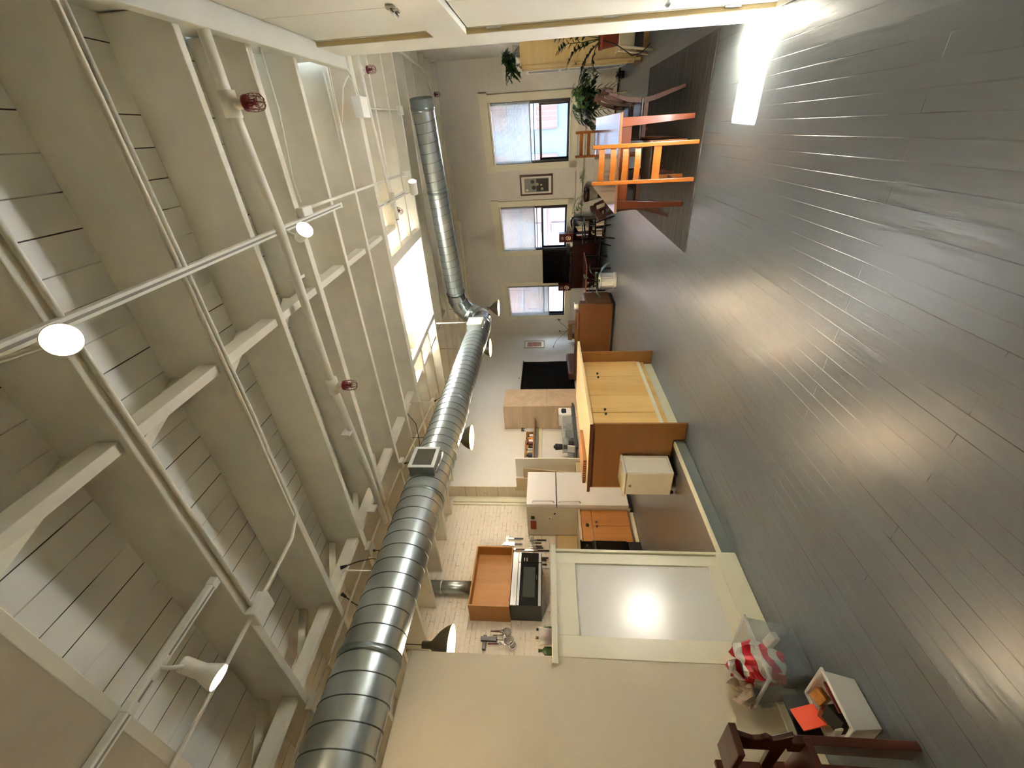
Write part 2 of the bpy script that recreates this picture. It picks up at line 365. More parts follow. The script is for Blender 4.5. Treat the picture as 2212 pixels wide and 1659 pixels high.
def tag(o, label=None, cat=None, group=None, kind=None):
    if label: o['label'] = label
    if cat: o['category'] = cat
    if group: o['group'] = group
    if kind: o['kind'] = kind
    return o
def root(name, label, cat, loc=(0,0,0), group=None, kind=None):
    o = bpy.data.objects.new(name, None); COL.objects.link(o); o.location = loc; o.empty_display_size = 0.1
    OFF[o.name] = Vector(loc); return tag(o, label, cat, group, kind)
def sroot(name, loc=(0,0,0), label=None):
    return root(name, label, None, loc, None, 'structure')
def B(*a): return MB().box(*a)
def kids(o): return [c for c in bpy.data.objects if c.parent == o]
TREE = {}
def dup(r, loc=None, rz=None, label=None, group=None):
    ch = kids(r); c = r.copy(); COL.objects.link(c)
    if loc is not None: c.location = loc
    if rz is not None: c.rotation_euler = (0, 0, rz)
    if label: c['label'] = label
    if group: c['group'] = group
    for k in ch:
        gs = kids(k); d = k.copy(); COL.objects.link(d); d.parent = c
        for g in gs:
            e = g.copy(); COL.objects.link(e); e.parent = d
    return c
def point_light(name, loc, energy, color, radius=0.05, parent=None, spot=None, dir_=None, blend=0.5):
    d = bpy.data.lights.new(name, 'SPOT' if spot else 'POINT'); d.energy = energy; d.color = color; d.shadow_soft_size = radius
    o = bpy.data.objects.new(name, d); COL.objects.link(o)
    off = OFF.get(parent.name, Vector((0,0,0))) if parent else Vector((0,0,0))
    o.location = Vector(loc) - off
    if spot:
        d.spot_size = spot; d.spot_blend = blend; o.rotation_euler = Vector(dir_).to_track_quat('-Z', 'Y').to_euler()
    if parent: o.parent = parent
    return o
WARM = (1.0, 0.72, 0.42)
def zb(y): return 3.03 + 0.0635*y      # underside of the roof joists (the roof rises away from the camera)
FS = 0.383                              # skew of the far wall
def fy(x): return 10.8 - FS*x           # far wall face at x
# ================================================================ THE ROOM
fl_ = MB().box(-6.7, 1.6, -3.2, 14.2, -0.12, 0.0).build('floor', 'floor'); tag(fl_, 'grey painted floorboards of the loft', kind='structure')
pf = sroot('trim_1', (-4.6, 2.0, 0), 'raised kitchen floor with a pale nosing strip along its edge')
B(-6.2, -3.06, -3.0, 5.49, 0.0, 0.115).build('platform', 'kfloor', pf)
B(-3.058, -3.05, -3.0, 3.70, 0.0, 0.101).build('riser', paint('riser_grey_green', '#666c66', 0.35, 0.08), pf)
B(-3.10, -3.044, 1.0, 3.72, 0.101, 0.121).build('nosing', 'trim', pf, bevel=0.004)

# deck (boards of the roof), sloping, with a daylight opening
def slab(mb, x0, x1, y0, y1, o=0.34, t=0.06):
    return mb.hexa([(x0,y0,zb(y0)+o),(x1,y0,zb(y0)+o),(x1,y1,zb(y1)+o),(x0,y1,zb(y1)+o),
                    (x0,y0,zb(y0)+o+t),(x1,y0,zb(y0)+o+t),(x1,y1,zb(y1)+o+t),(x0,y1,zb(y1)+o+t)])
ceil = sroot('ceiling', (-2.5, 5, 3.4), 'white boarded roof deck over exposed joists')
HX0, HX1, HY0, HY1 = -2.31, -1.43, 5.09, 5.55
d = MB(); slab(d, -6.7, 1.6, -3.2, HY0); slab(d, -6.7, 1.6, HY1, 14.2); slab(d, -6.7, HX0, HY0, HY1); slab(d, HX1, 1.6, HY0, HY1)
slab(d, -1.90, -1.85, HY0, HY1, 0.34, 0.03)
d.build('roof_deck', 'deck', ceil)
def jbox(x0, x1, y, th=0.045, h=0.345, o=0.0):
    y0, y1 = y-th/2, y+th/2; m = MB()
    return m.hexa([(x0,y0,zb(y)+o),(x1,y0,zb(y)+o),(x1,y1,zb(y)+o),(x0,y1,zb(y)+o),(x0,y0,zb(y)+o+h),(x1,y0,zb(y)+o+h),(x1,y1,zb(y)+o+h),(x0,y1,zb(y)+o+h)])
JY = [0.558] + [1.153+0.61*k for k in range(20)]
for k, y in enumerate(JY):
    if y > 13.0: continue
    xr = 0.56 if y < 4.1 else min(1.25, (10.78-y)/FS)
    xl = -6.19 if y < 5.86 else -5.92
    th = 0.045
    if abs(y-4.813) < 0.01: th = 0.10; y += 0.04
    if abs(y-2.983) < 0.01: th = 0.06
    if y in (5.423, 6.033) or abs(y-5.423) < 0.01 or abs(y-6.033) < 0.01:
        jbox(xl, -2.69, y).build('joist', 'joist', ceil, bevel=0.004); jbox(-1.19, xr, y).build('joist', 'joist', ceil, bevel=0.004)
    else:
        jbox(xl, xr, y, th).build('joist', 'joist', ceil, bevel=0.004)
def ybar(x, w, y0, y1, o, h):
    m = MB(); return m.hexa([(x-w/2,y0,zb(y0)+o),(x+w/2,y0,zb(y0)+o),(x+w/2,y1,zb(y1)+o),(x-w/2,y1,zb(y1)+o),
                             (x-w/2,y0,zb(y0)+o+h),(x+w/2,y0,zb(y0)+o+h),(x+w/2,y1,zb(y1)+o+h),(x-w/2,y1,zb(y1)+o+h)])
ybar(-1.265, 0.13, 4.90, 6.62, 0.0, 0.09).build('skylight_header', 'joist', ceil, bevel=0.004)
ybar(-2.645, 0.09, 4.90, 6.62, 0.0, 0.05).build('skylight_header', 'joist', ceil, bevel=0.004)
def diag(x, w, ya, za, yb_, zb2, t=0.06):
    m = MB(); return m.hexa([(x-w/2,ya,za),(x+w/2,ya,za),(x+w/2,yb_,zb2),(x-w/2,yb_,zb2),(x-w/2,ya,za+t),(x+w/2,ya,za+t),(x+w/2,yb_,zb2+t),(x-w/2,yb_,zb2+t)])
for line_x, kmax in ((-0.95, 8), (-3.04, 14)):
    for k in range(0, kmax):
        y0 = JY[k]+0.024; y1 = JY[k+1]-0.024
        ybar(line_x, 0.05, y0, y1, 0.03, 0.095).build('blocking', 'joist', ceil, bevel=0.003)
        diag(line_x-0.075, 0.05, y0, zb(y0)+0.03, y1, zb(y1)+0.26).build('bridging', 'joist', ceil, bevel=0.003)
# added glowing sheet in place of the daylit far face of the skylight well
tag(MB().hexa([(-3.25,6.60,3.53),(-1.31,6.60,3.53),(-1.31,6.615,3.53),(-3.25,6.615,3.53),(-3.25,6.585,3.79),(-1.31,6.585,3.79),(-1.31,6.61,3.79),(-3.25,6.61,3.79)]).build('well_glow_sheet', 'skylight'),
    'glowing sheet added for the daylit skylight well between the roof joists', 'skylight')
sof = MB().box(-6.19, 0.56, -1.2, 0.534, 3.062, 3.3).build('trim_2', paint('stained_soffit', '#b9ab90', 0.7, 0.22, nscale=2.2, bmp=0.4, fine=14)); tag(sof, 'stained plaster beam across the near end of the ceiling', kind='structure')

# outer walls
def fbox(m, x0, x1, d0, d1, z0, z1):
    return m.hexa([(x0,fy(x0)+d0,z0),(x1,fy(x1)+d0,z0),(x1,fy(x1)+d1,z0),(x0,fy(x0)+d1,z0),(x0,fy(x0)+d0,z1),(x1,fy(x1)+d0,z1),(x1,fy(x1)+d1,z1),(x0,fy(x0)+d1,z1)])
WIN = [(-0.67, 0.53), (-2.88, -1.66), (-5.18, -4.04)]; WZ0, WZ1 = 0.96, 2.72
wf = MB(); xs = [-6.6, -5.18, -4.04, -2.88, -1.66, -0.67, 0.53, 1.7]
for i in range(7):
    if i % 2 == 0: fbox(wf, xs[i], xs[i+1], 0, 0.3, 0, 4.3)
    else: fbox(wf, xs[i], xs[i+1], 0, 0.3, 0, WZ0); fbox(wf, xs[i], xs[i+1], 0, 0.3, WZ1, 4.3)
tag(wf.build('wall_far', 'white_wall'), 'white painted brick wall with three windows', kind='structure')
wl = sroot('wall_left', (-6.2, 9, 0), 'white side wall of the living end')
B(-6.6, -5.93, 5.875, 13.3, 0, 4.3).build('wall_face', 'white_wall_y', wl)
B(-6.6, -5.93, 5.86, 5.875, 0, 4.2).build('brick_return', 'kitchen_brick_x', wl)
tag(B(-6.5, -6.2, -3.2, 5.86, 0, 4.2).build('wall_kitchen', 'kitchen_brick'), 'cream painted brick kitchen wall', kind='structure')
tag(B(-6.2, -6.165, 5.70, 5.835, 0, 3.4).build('trim_3', 'trim', bevel=0.004), 'white vertical board in the corner of the kitchen wall', kind='structure')
tag(B(-6.2, -6.175, 5.64, 5.685, 0, 3.4).build('trim_4', 'trim', bevel=0.004), 'narrow white batten beside the corner board', kind='structure')
tag(B(1.26, 1.5, 3.9, 10.6, 0, 4.3).build('wall_right', 'white_wall_y'), 'white wall on the right behind the shelves', kind='structure')
wn = MB(); wn.box(-6.6, -5.0, -3.3, -3.1, 0, 3.6); wn.box(-5.0, 1.5, -3.3, -3.1, 0, 3.6)
tag(wn.build('wall_near', 'drywall'), 'plain wall behind the viewer', kind='structure')
tag(B(-3.17, -3.05, -3.1, 1.452, 0, 2.478).build('wall_partition', 'drywall', bevel=0.003), 'tall cream drywall partition beside the half wall', kind='structure')
tag(B(-3.05, -3.035, -3.0, 1.455, 0, 0.15).build('baseboard_partition', 'halfwall', bevel=0.004), 'cream baseboard under the tall partition', kind='structure')
hw = sroot('wall_half', (-3.1, 1.9, 0), 'cream panelled half wall at the kitchen edge')
h = MB(); h.box(-3.17, -3.062, 1.452, 2.285, 0, 1.455)
h.build('core', 'halfwall', hw)
f = MB(); f.box(-3.062, -3.046, 1.452, 1.595, 0.16, 1.455); f.box(-3.062, -3.046, 2.170, 2.262, 0.16, 1.455); f.box(-3.062, -3.046, 1.595, 2.170, 1.302, 1.455); f.box(-3.062, -3.046, 1.595, 2.170, 0.16, 0.252)
f.build('frame', 'halfwall', hw, bevel=0.002)
B(-3.064, -3.059, 1.594, 2.171, 0.25, 1.304).build('panel', 'panel', hw)
B(-3.175, -3.04, 2.275, 2.300, 0.0, 1.455).build('end_trim', 'halfwall', hw, bevel=0.003)
B(-3.068, -3.034, 1.456, 2.285, 0, 0.16).build('baseboard', 'halfwall', hw, bevel=0.004)
B(-3.20, -3.022, 1.40, 2.325, 1.455, 1.497).build('cap', 'trim', hw, bevel=0.003)

# far windows: trim, black sliding sashes, panes
NM = ['window_1', 'window_2', 'window_3']
SHEER = None
def blind_mat():
    m = bpy.data.materials.new('blind_slats'); m.use_nodes = True; nt = m.node_tree; nt.nodes.clear()
    o = nt.nodes.new('ShaderNodeOutputMaterial'); a = nt.nodes.new('ShaderNodeBsdfDiffuse'); t = nt.nodes.new('ShaderNodeBsdfTranslucent'); mx = nt.nodes.new('ShaderNodeMixShader')
    f = noise(nt, coords(nt), 5); c = ramp(nt, f, [(0.3, lin('#dfe2e2')), (0.7, lin('#eceeee'))]); nt.links.new(c, a.inputs[0]); nt.links.new(c, t.inputs[0]); mx.inputs[0].default_value = 0.10
    nt.links.new(a.outputs[0], mx.inputs[1]); nt.links.new(t.outputs[0], mx.inputs[2]); nt.links.new(mx.outputs[0], o.inputs[0]); return m
M_['blind'] = blind_mat()
BL = ['white slatted blind half lowered over the window by the big leafy plant', 'white slatted blind half lowered over the window right of the television', 'white slatted blind lowered over the leftmost far window behind the sofa']
BOT = [1.82, 1.80, 1.45]
for i, (x0, x1) in enumerate(WIN):
    xm = (x0+x1)/2; w = sroot(NM[i], (xm, fy(xm), 0.96))
    t = MB(); fbox(t, x0-0.14, x0, -0.03, 0.0, 0.80, 2.72); fbox(t, x1, x1+0.14, -0.03, 0.0, 0.80, 2.72)
    fbox(t, x0-0.17, x1+0.17, -0.035, 0.0, 2.72, 2.905); fbox(t, x0-0.14, x1+0.14, -0.03, 0.0, 0.79, 0.955)
    t.build('window_trim', 'trim', w)
    t = MB(); fbox(t, x0-0.005, x1+0.005, -0.05, 0.13, 0.945, 0.972); t.build('sill', 'trim', w, bevel=0.003)
    b = MB(); fbox(b, x0, x0+0.055, 0.0, 0.16, WZ0+.012, WZ1); fbox(b, x1-0.055, x1, 0.0, 0.16, WZ0+.012, WZ1); fbox(b, x0, x1, 0.08, 0.16, WZ0+.012, WZ0+0.06); fbox(b, x0, x1, 0.0, 0.16, WZ1-0.05, WZ1)
    b.build('frame', 'curtain_shade', w)
    b = MB(); mz = 1.585; fbox(b, x0+.05, x1-.05, 0.07, 0.13, mz, mz+0.05); fbox(b, x0+.05, x0+.10, 0.08, 0.13, 1.0, mz); fbox(b, x1-.09, x1-.05, 0.08, 0.13, 1.0, mz); fbox(b, x0+.05, x1-.05, 0.1, 0.14, 1.745, 1.765)
    b.build('sash', 'curtain_shade', w)
    g = MB(); fbox(g, x0+.05, x1-.05, 0.11, 0.115, 1.0, 2.68); g.build('pane', 'glassclear', w)
    # blind
    bx0, bx1 = x0+0.01, x1-0.01; r = root('venetian_blind', BL[i], 'blind', (xm, fy(xm)-0.02, 2.7), 'half-lowered window blinds')
    m = MB(); z = BOT[i]+0.03; n = 0
    while z < 2.67:
        P = []
        for (x, dd, zz) in ((bx0,-0.034,z-0.009),(bx1,-0.034,z-0.009),(bx1,-0.014,z+0.010),(bx0,-0.014,z+0.010)): P.append((x, fy(x)+dd-.01, zz))
        m.add(P, [(0,1,2,3)]); z += 0.0222
    m.build('slats', 'blind', r, solid=0.0012)
    m = MB(); fbox(m, bx0-.01, bx1+.01, -0.055, -0.008, 2.67, 2.71); m.build('headrail', 'whitepaint', r, bevel=.003)
    m = MB(); fbox(m, bx0, bx1, -0.047, -0.02, BOT[i], BOT[i]+0.022); m.build('bottom_rail', paint('blind_rail', '#a9a9ad', .4), r, bevel=.003)
    MB().cyl((bx1-.12, fy(bx1-.12)-.06, 2.66), (bx1-.13, fy(bx1-.13)-.065, 2.0), .005).build('wand', 'plastic', r)
# pipe runs and ledge on the far wall
m = MB()
fbox(m, -6.0, 1.25, -0.03, 0, 4.02, 4.06); tag(m.build('trim_5', 'trim'), 'thin ledge at the top of the far wall', kind='structure')
for nm, z, xa, xb in (('trim_6', 0.80, -0.90, -3.2), ('trim_7', 0.62, 1.1, -2.4)):
    MB_ = MB().cyl((xa, fy(xa)-.035, z), (xb, fy(xb)-.035, z), .012, n=8); tag(MB_.build(nm, 'pipe', smooth=True), 'thin white pipe along the foot of the far wall', kind='structure')
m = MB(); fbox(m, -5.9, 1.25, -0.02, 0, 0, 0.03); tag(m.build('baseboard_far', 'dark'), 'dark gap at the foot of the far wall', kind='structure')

m = MB(); fbox(m, -9.0, 3.5, 0.3, 3.3, 4.35, 4.5); tag(m.build('trim_sunshade', 'whitepaint'), 'unseen overhang added outside to keep sun off the far windows', kind='structure')  # added out of view, only blocks the sun from the far windows
# buildings across the street, seen through the windows
def facade_brick(name, a, b):
    m, nt, p = base(name); tc = coords(nt); br = nt.nodes.new('ShaderNodeTexBrick'); br.inputs['Scale'].default_value = 3
    br.inputs['Color1'].default_value = lin(a); br.inputs['Color2'].default_value = lin(b); br.inputs['Mortar'].default_value = lin('#94786e'); nt.links.new(tc, br.inputs['Vector']); nt.links.new(br.outputs[0], p.inputs['Base Color']); p.inputs['Roughness'].default_value = .8; return m
bf1 = facade_brick('facade_brick_pink', '#7c443c', '#885048'); bf2 = facade_brick('facade_brick_brown', '#64443e', '#704e46'); gr = paint('facade_grey', '#525a66', .7); wh = paint('facade_white', '#70707a', .5)
b = root('building', 'pink brick building with white cornices seen through the two left windows', 'building', (-8, 24, -6))
B(-22, -3.2, 22, 30, -6, 12).build('wall', bf1, b)
for z in (-1.2, 0.2, 1.5, 2.8): B(-22, -3.1, 21.75, 22, z, z+0.16).build('cornice', wh, b)
for k in range(12):
    x = -21+1.5*k
    for z in (-.85, .5, 1.8): B(x, x+.5, 21.9, 22.02, z, z+.75).build('window', wh, b)
b = root('building', 'grey and brown building with white windows seen through the right window', 'building', (2, 20, -6))
B(-2.6, 8, 19, 28, -6, 12).build('wall', gr, b)
for x in (-2.0, 0.0, 2.0, 4.0):
    for z in (-.9, 1.05, 3.0):
        B(x, x+1.15, 18.9, 19.05, z, z+.8).build('brick_infill', bf2, b); B(x, x+1.15, 18.88, 19.05, z+.8, z+1.35).build('window', wh, b)

# closets on the right
cl = sroot('wall_closet', (0.9, 2, 0), 'cream built-in closet wall at the right edge')
m = MB(); m.box(0.61, 1.26, 3.62, 4.08, 0, 3.14); m.box(0.58, 0.62, 3.65, 4.08, 0, 3.14); m.box(0.58, 0.62, -3.1, 3.65, 2.03, 2.26); m.box(0.58, 0.62, -3.1, 3.65, 3.10, 3.16)
m.box(1.2, 1.26, -3.1, 3.62, 0, 3.14); m.box(0.58, 1.26, -3.1, 4.08, 3.14, 3.19); m.box(0.58, 0.62, -3.1, 3.65, 0, 0.02)
m.build('casing', 'closet', cl)
B(0.583, 0.617, 3.643, 3.65, 0.02, 3.1).build('raw_edge', 'rawwood', cl)
m = MB(); 
for y in range(1): m.box(0.50, 0.585, -3.1, 4.14, 3.10, 3.17); m.box(0.565, 0.60, -3.1, 4.10, 3.13, 3.55)
m.build('top_trim', 'closet', cl, bevel=.004)
def cdoor(name, label, y0, y1, z0, z1):
    r = root(name, None, None, (0.63, (y0+y1)/2, z0), None, 'structure'); tag(r, label)
    B(0.613, 0.645, y0, y1, z0, z1).build('door_panel', 'closet', r, bevel=.002); return r
d1 = cdoor('door_1', 'lower closet door with three small hinges, nearest the sunlight patch', 2.96, 3.640, 0.03, 2.02)
for z in (1.841, 1.063, 0.292):
    B(0.600, 0.622, 3.625, 3.644, z-0.05, z+0.05).build('hinge', 'steel', d1, bevel=.002)
MB().lathe((0.613, 3.32, 0.77), [(.008,0),(.008,.015),(.017,.022),(.019,.032),(.012,.04),(0.001,.042)], 16, (-1,0,0)).build('knob', 'steel', d1, smooth=True)
cdoor('door_2', 'lower closet door nearer the viewer', 2.2, 2.953, 0.03, 2.02)
d3 = cdoor('door_3', 'upper closet door with a metal catch, far one', 2.960, 3.640, 2.27, 3.09)
m = MB(); m.box(0.596, 0.614, 2.985, 3.015, 2.30, 2.345); m.cyl((0.60,3.0,2.33),(0.575,3.0,2.31),.008,n=8); m.build('catch', 'chrome', d3)
d4 = cdoor('door_4', 'upper closet door with a metal catch, near one', 2.2, 2.953, 2.27, 3.09)
m = MB(); m.box(0.596, 0.614, 2.89, 2.93, 2.30, 2.345); m.cyl((0.60,2.91,2.33),(0.575,2.91,2.31),.008,n=8); m.build('catch', 'chrome', d4)
# ================================================================ OVERHEAD SERVICES
# spiral duct: cylinder with raised helical seam
def spiral(p0, p1, r, seam=0.127, n=48, rr=0.0042):
    p0 = Vector(p0); p1 = Vector(p1); L = (p1-p0).length; d = (p1-p0)/L; u = d.orthogonal().normalized(); w = d.cross(u)
    o = MB().cyl(p0, p1, r, n=n, cap=False).build('duct_section', 'galv', duct, smooth=True)
    K = int(L/seam*30); MB().tube([p0 + d*(L*i/K) + (u*math.cos(2*PI*L*i/K/seam) + w*math.sin(2*PI*L*i/K/seam))*(r+.0005) for i in range(K+1)], rr, 6).build('seam', 'galv_seam', o, smooth=True)
    return o
duct = root('air_duct', 'large galvanized spiral air duct running the length of the ceiling', 'duct', (-2.98, 3, 2.5))
DX, DZ = -2.98, 2.72
spiral((DX-.012,-0.6,DZ),(DX-.012,1.34,DZ), .213)
spiral((DX,1.34,DZ),(DX,4.35,DZ), .204)
spiral((DX,4.35,DZ),(DX,7.0,DZ), .193)
for y, r in ((1.34, .217), (4.35, .207), (2.75, .2085), (6.9, .196)):
    MB().lathe((DX, y-.02, DZ), [(r-.012,0),(r,.004),(r,.036),(r-.012,.04)], 40, (0,1,0)).build('joint_collar', 'galv_band', duct, smooth=True)
# S-bend of gored elbows up to the cross run
m = MB()
path = [Vector(p) for p in ((DX,7.0,DZ),(DX,7.18,DZ+.005),(DX+.01,7.34,DZ+.07),(DX+.03,7.42,DZ+.20),(DX+.08,7.44,DZ+.31),(DX+.20,7.42,DZ+.41),(DX+.36,7.37,DZ+.455),(DX+.50,7.32,DZ+.46))]
for i in range(len(path)-1): m.tube([path[i]-(path[i+1]-path[i])*.06, path[i+1]+(path[i+1]-path[i])*.06], .188-.003*i, 32, False)
m.build('elbow', metal('elbow_galv', '#b7c1c4', 0.22, .92, .1), duct, smooth=True)
for i in range(1, len(path)-1):
    dd = (path[i+1]-path[i-1]).normalized(); MB().lathe(path[i]-dd*.006, [(.184-.003*i,0),(.196-.003*i,.006),(.184-.003*i,.012)], 32, dd).build('elbow_seam', 'galv', duct, smooth=True)
spiral((-2.48,7.31,3.18),(.36,6.767,3.18), .155, n=40, rr=.003)
dd = (Vector((.5,6.74,3.18))-Vector((-2.48,7.31,3.18))).normalized()
m = MB(); m.lathe(Vector((.36,6.767,3.18)), [(.157,-.05),(.166,-.04),(.168,.0),(.158,.01),(.158,.09),(.150,.095),(.150,.06),(.001,.05)], 36, dd); m.build('end_cap', 'galv_band', duct, smooth=True)
m = MB(); m.lathe(Vector((-.75,6.98,3.18)), [(.154,0),(.162,.004),(.162,.03),(.154,.034)], 36, dd); m.build('joint_collar', 'galv_band', duct, smooth=True)
# registers
def register(y0, y1, z0, z1, dark):
    x1 = -2.70; m = MB(); m.box(-2.95, x1, y0, y1, z0, z1); b = m.build('register_box', metal('box_galv', '#a8afaf', .4, .7), duct, bevel=.003)
    f = MB(); e = .028; x2 = x1+.012
    f.box(x1, x2, y0-.006, y1+.006, z0-.006, z0+e); f.box(x1, x2, y0-.006, y1+.006, z1-e, z1+.006); f.box(x1, x2, y0-.006, y0+e, z0+e, z1-e); f.box(x1, x2, y1-e, y1+.006, z0+e, z1-e)
    f.build('grille_frame', 'register', b, bevel=.002)
    B(x1-.002, x1+.001, y0+e, y1-e, z0+e, z1-e).build('grille_back', 'dark' if dark else 'whitepaint', b)
    s = MB(); n = 17
    for k in range(n):
        yy = y0+e+.006+(y1-y0-2*e-.012)*k/(n-1); s.obox((x1+.005, yy, (z0+z1)/2), (.012, .0025, z1-z0-2*e), (0,0,.6))
    s.build('grille_blades', 'vent_dark' if dark else 'whitepaint', b)
    MB().cyl((x1-.06, y0-.0, z0-.02), (x1-.06, y1, z0-.02), .012, n=8).build('damper_rod', 'chrome', b, smooth=True)
register(2.91, 3.20, 2.605, 2.85, True); register(6.33, 6.62, 2.60, 2.84, False)
# hanger rods of the duct
for i, (x, y) in enumerate(((DX, 4.45), (DX, 2.0), (-.75, 6.98))):
    zt = zb(y)+.02; z0 = DZ+.18 if i < 2 else 3.33
    MB().cyl((x, y, z0), (x, y, zt), .007, n=8).build('hanger_rod', 'whitepaint', duct, smooth=True)
MB().cyl((-2.78, 6.62, 3.43),(-2.78,6.62,2.80), .012, n=8).build('hanger_rod', 'whitepaint', duct, smooth=True)

# sprinkler pipes with caged red heads
def head(par, x, y, z, s=1.0, d=(0,0,-1)):
    d = Vector(d).normalized(); c = Vector((x, y, z)); u = d.orthogonal().normalized(); w = d.cross(u)
    h = MB(); h.cyl(c, c+d*.022*s, .017*s, n=10).build('escutcheon', 'pipe', par, smooth=True)
    b = MB(); b.cyl(c+d*.02*s, c+d*.034*s, .033*s, .033*s, 14); b.cyl(c+d*.03*s, c+d*.07*s, .009*s, .006*s, 8); b.cyl(c+d*.07*s, c+d*.073*s, .018*s, n=12)
    b.tube([c+d*.03*s+u*.016*s, c+d*.055*s+u*.017*s, c+d*.072*s], .003*s, 6); b.tube([c+d*.03*s-u*.016*s, c+d*.055*s-u*.017*s, c+d*.072*s], .003*s, 6)
    n = 8
    for k in range(n):
        a = 2*PI*k/n; e = u*math.cos(a)+w*math.sin(a)
        b.tube([c+d*.03*s+e*.032*s, c+d*.06*s+e*.036*s, c+d*.095*s+e*.031*s, c+d*.108*s+e*.016*s, c+d*.110*s], .0014*s, 5)
    for rr, t in ((.036, .06), (.031, .095)):
        b.tube([c+d*t*s+(u*math.cos(2*PI*k/16)+w*math.sin(2*PI*k/16))*rr*s for k in range(17)], .0014*s, 5)
    b.build('sprinkler_head', 'red', par, smooth=True)
sp = root('sprinkler_pipe', 'thick white sprinkler pipe with two caged red heads, nearest the viewer', 'pipe', (-1.3, 2.6, 3.1))
m = MB(); m.tube([(.55,2.49,3.135),(.28,2.50,3.136),(-.42,2.59,3.142),(-1.56,2.60,3.142),(-2.5,2.72,3.15),(-3.3,2.76,3.155)], .029, 14); m.build('pipe', 'pipe', sp, smooth=True)
for x, y in ((.20,2.505), (-1.58,2.602)):
    m = MB(); m.cyl((x-.06,y,3.137),(x+.06,y,3.137),.043,n=16); m.cyl((x,y,3.137),(x,y,3.07),.03,.024,n=14); m.build('tee', 'pipe', sp, smooth=True)
    head(sp, x, y, 3.075, 1.15)
for x in (-.75, -2.05, -2.95):
    MB().obox((x, 2.62, 3.16), (.02, .09, .075)).build('pipe_clip', 'pipe', sp, bevel=.003)
sp = root('sprinkler_pipe', 'thin white sprinkler pipe ending in a red head beside the skylight', 'pipe', (-.1, 5, 3.28))
MB().tube([(.72,4.90,3.275),(.25,4.95,3.28),(-.28,5.05,3.285),(-.68,5.13,3.29)], .017, 12).build('pipe', 'pipe', sp, smooth=True)
m = MB(); m.cyl((.62,4.93,3.277),(.55,4.93,3.277),.026,n=12); m.cyl((.585,4.93,3.28),(.585,4.93,3.23),.016,n=10); m.build('tee', 'pipe', sp, smooth=True)
MB().cyl((-.66,5.13,3.29),(-.71,5.14,3.29),.024,n=12).build('end_fitting', 'pipe', sp, smooth=True)
head(sp, .585, 4.93, 3.24, 1.0); head(sp, -.70, 5.14, 3.285, 1.0, (-.45,0,-.9))
sp = root('sprinkler_pipe', 'short white sprinkler pipe with a red head beyond the duct end', 'pipe', (1, 9, 3.4))
m = MB(); m.tube([(1.0,7.0,3.44),(.98,8.6,3.55),(.9,8.7,3.53),(.62,8.75,3.46)], .018, 10); m.build('pipe', 'pipe', sp, smooth=True); head(sp, .62, 8.75, 3.45, 1.1)

# conduits, boxes, cables
def conduit(label, pts, r=.0115, boxes=(), group=None):
    c = root('conduit', label, 'conduit', pts[0], group); MB().tube(pts, r, 8).build('tube', 'pipe', c, smooth=True)
    for (p, s) in boxes: MB().obox(p, s).build('junction_box', 'whitepaint', c, bevel=.006)
    return c
cz = lambda y, o=-.02: zb(y)+o
conduit('long white conduit running beside the duct under the joists', [(-3.17,.2,cz(.2)),(-3.17,1.1,cz(1.1)),(-3.2,2.4,cz(2.4)),(-3.25,3.25,cz(3.25)),(-3.7,5.75,cz(5.75))], .012,
        [((-3.165,1.15,cz(1.15,-.03)),(.1,.1,.05)), ((-3.2,2.37,cz(2.37,-.03)),(.1,.1,.05)), ((-3.26,3.59,cz(3.59,-.03)),(.1,.1,.05)), ((-3.62,5.42,cz(5.42,-.03)),(.1,.1,.05))])
conduit('white conduit with a square box above the near white cylinder lamp', [(-2.14,.05,cz(.05)),(-2.13,.6,cz(.6)),(-2.12,1.15,cz(1.15)),(-2.10,1.62,cz(1.62)),(-2.02,1.74,cz(1.74)),(-1.2,1.76,cz(1.74)),(.5,1.77,cz(1.74))], .011,
        [((-2.13,1.19,cz(1.19,-.035)),(.11,.13,.06))])
conduit('white conduit along the near joist above the big glaring lamp', [(.5,1.175,cz(1.15,-.012)),(-.45,1.175,cz(1.15,-.012)),(-2.1,1.175,cz(1.15,-.012))], .011)
conduit('white conduit across the joists between the two far track lamps', [(-.39,3.08,cz(3.08,-.02)),(-.40,4.6,cz(4.6,-.02)),(-.41,6.10,cz(6.10,-.02))], .012, [((-.40,3.02,cz(3.0,-.03)),(.06,.13,.05)), ((-.41,6.15,cz(6.15,-.04)),(.07,.14,.07))])
conduit('thin white conduit on the joist beside the electrical box', [(.5,4.18,3.33),(-.2,4.19,3.33),(-1.1,4.22,3.32),(-2.9,4.26,3.32)], .009)
conduit('looping white cable hanging by the closet corner', [(.5,3.0,3.16),(.2,2.97,3.14),(-.05,2.96,3.16),(-.2,3.0,3.20),(-.34,3.0,3.19)], .006)
c = root('electrical_box', 'white electrical box with looping cables near the closet top', 'box', (.25, 4.9, 3.3))
B(.19, .36, 4.60, 4.78, 3.22, 3.31).build('housing', 'whitepaint', c, bevel=.004)
m = MB(); m.tube([(.36,4.62,3.26),(.5,4.45,3.2),(.56,4.2,3.15),(.52,4.0,3.2),(.35,4.1,3.25),(.1,4.2,3.3)], .007, 6); m.tube([(.36,4.7,3.26),(.46,4.5,3.22),(.48,4.32,3.18),(.4,4.25,3.22),(.15,4.25,3.3)], .006, 6); m.build('cable', 'pipe', c, smooth=True)
c = root('electrical_box', 'small white box at the end of a thin conduit near the duct end', 'box', (.3, 6.5, 3.4))
B(.26, .36, 6.32, 6.44, 3.36, 3.42).build('housing', 'whitepaint', c, bevel=.004); MB().cyl((.31,6.36,3.39),(.28,5.0,3.30),.008,n=8).build('tube', 'pipe', c, smooth=True)
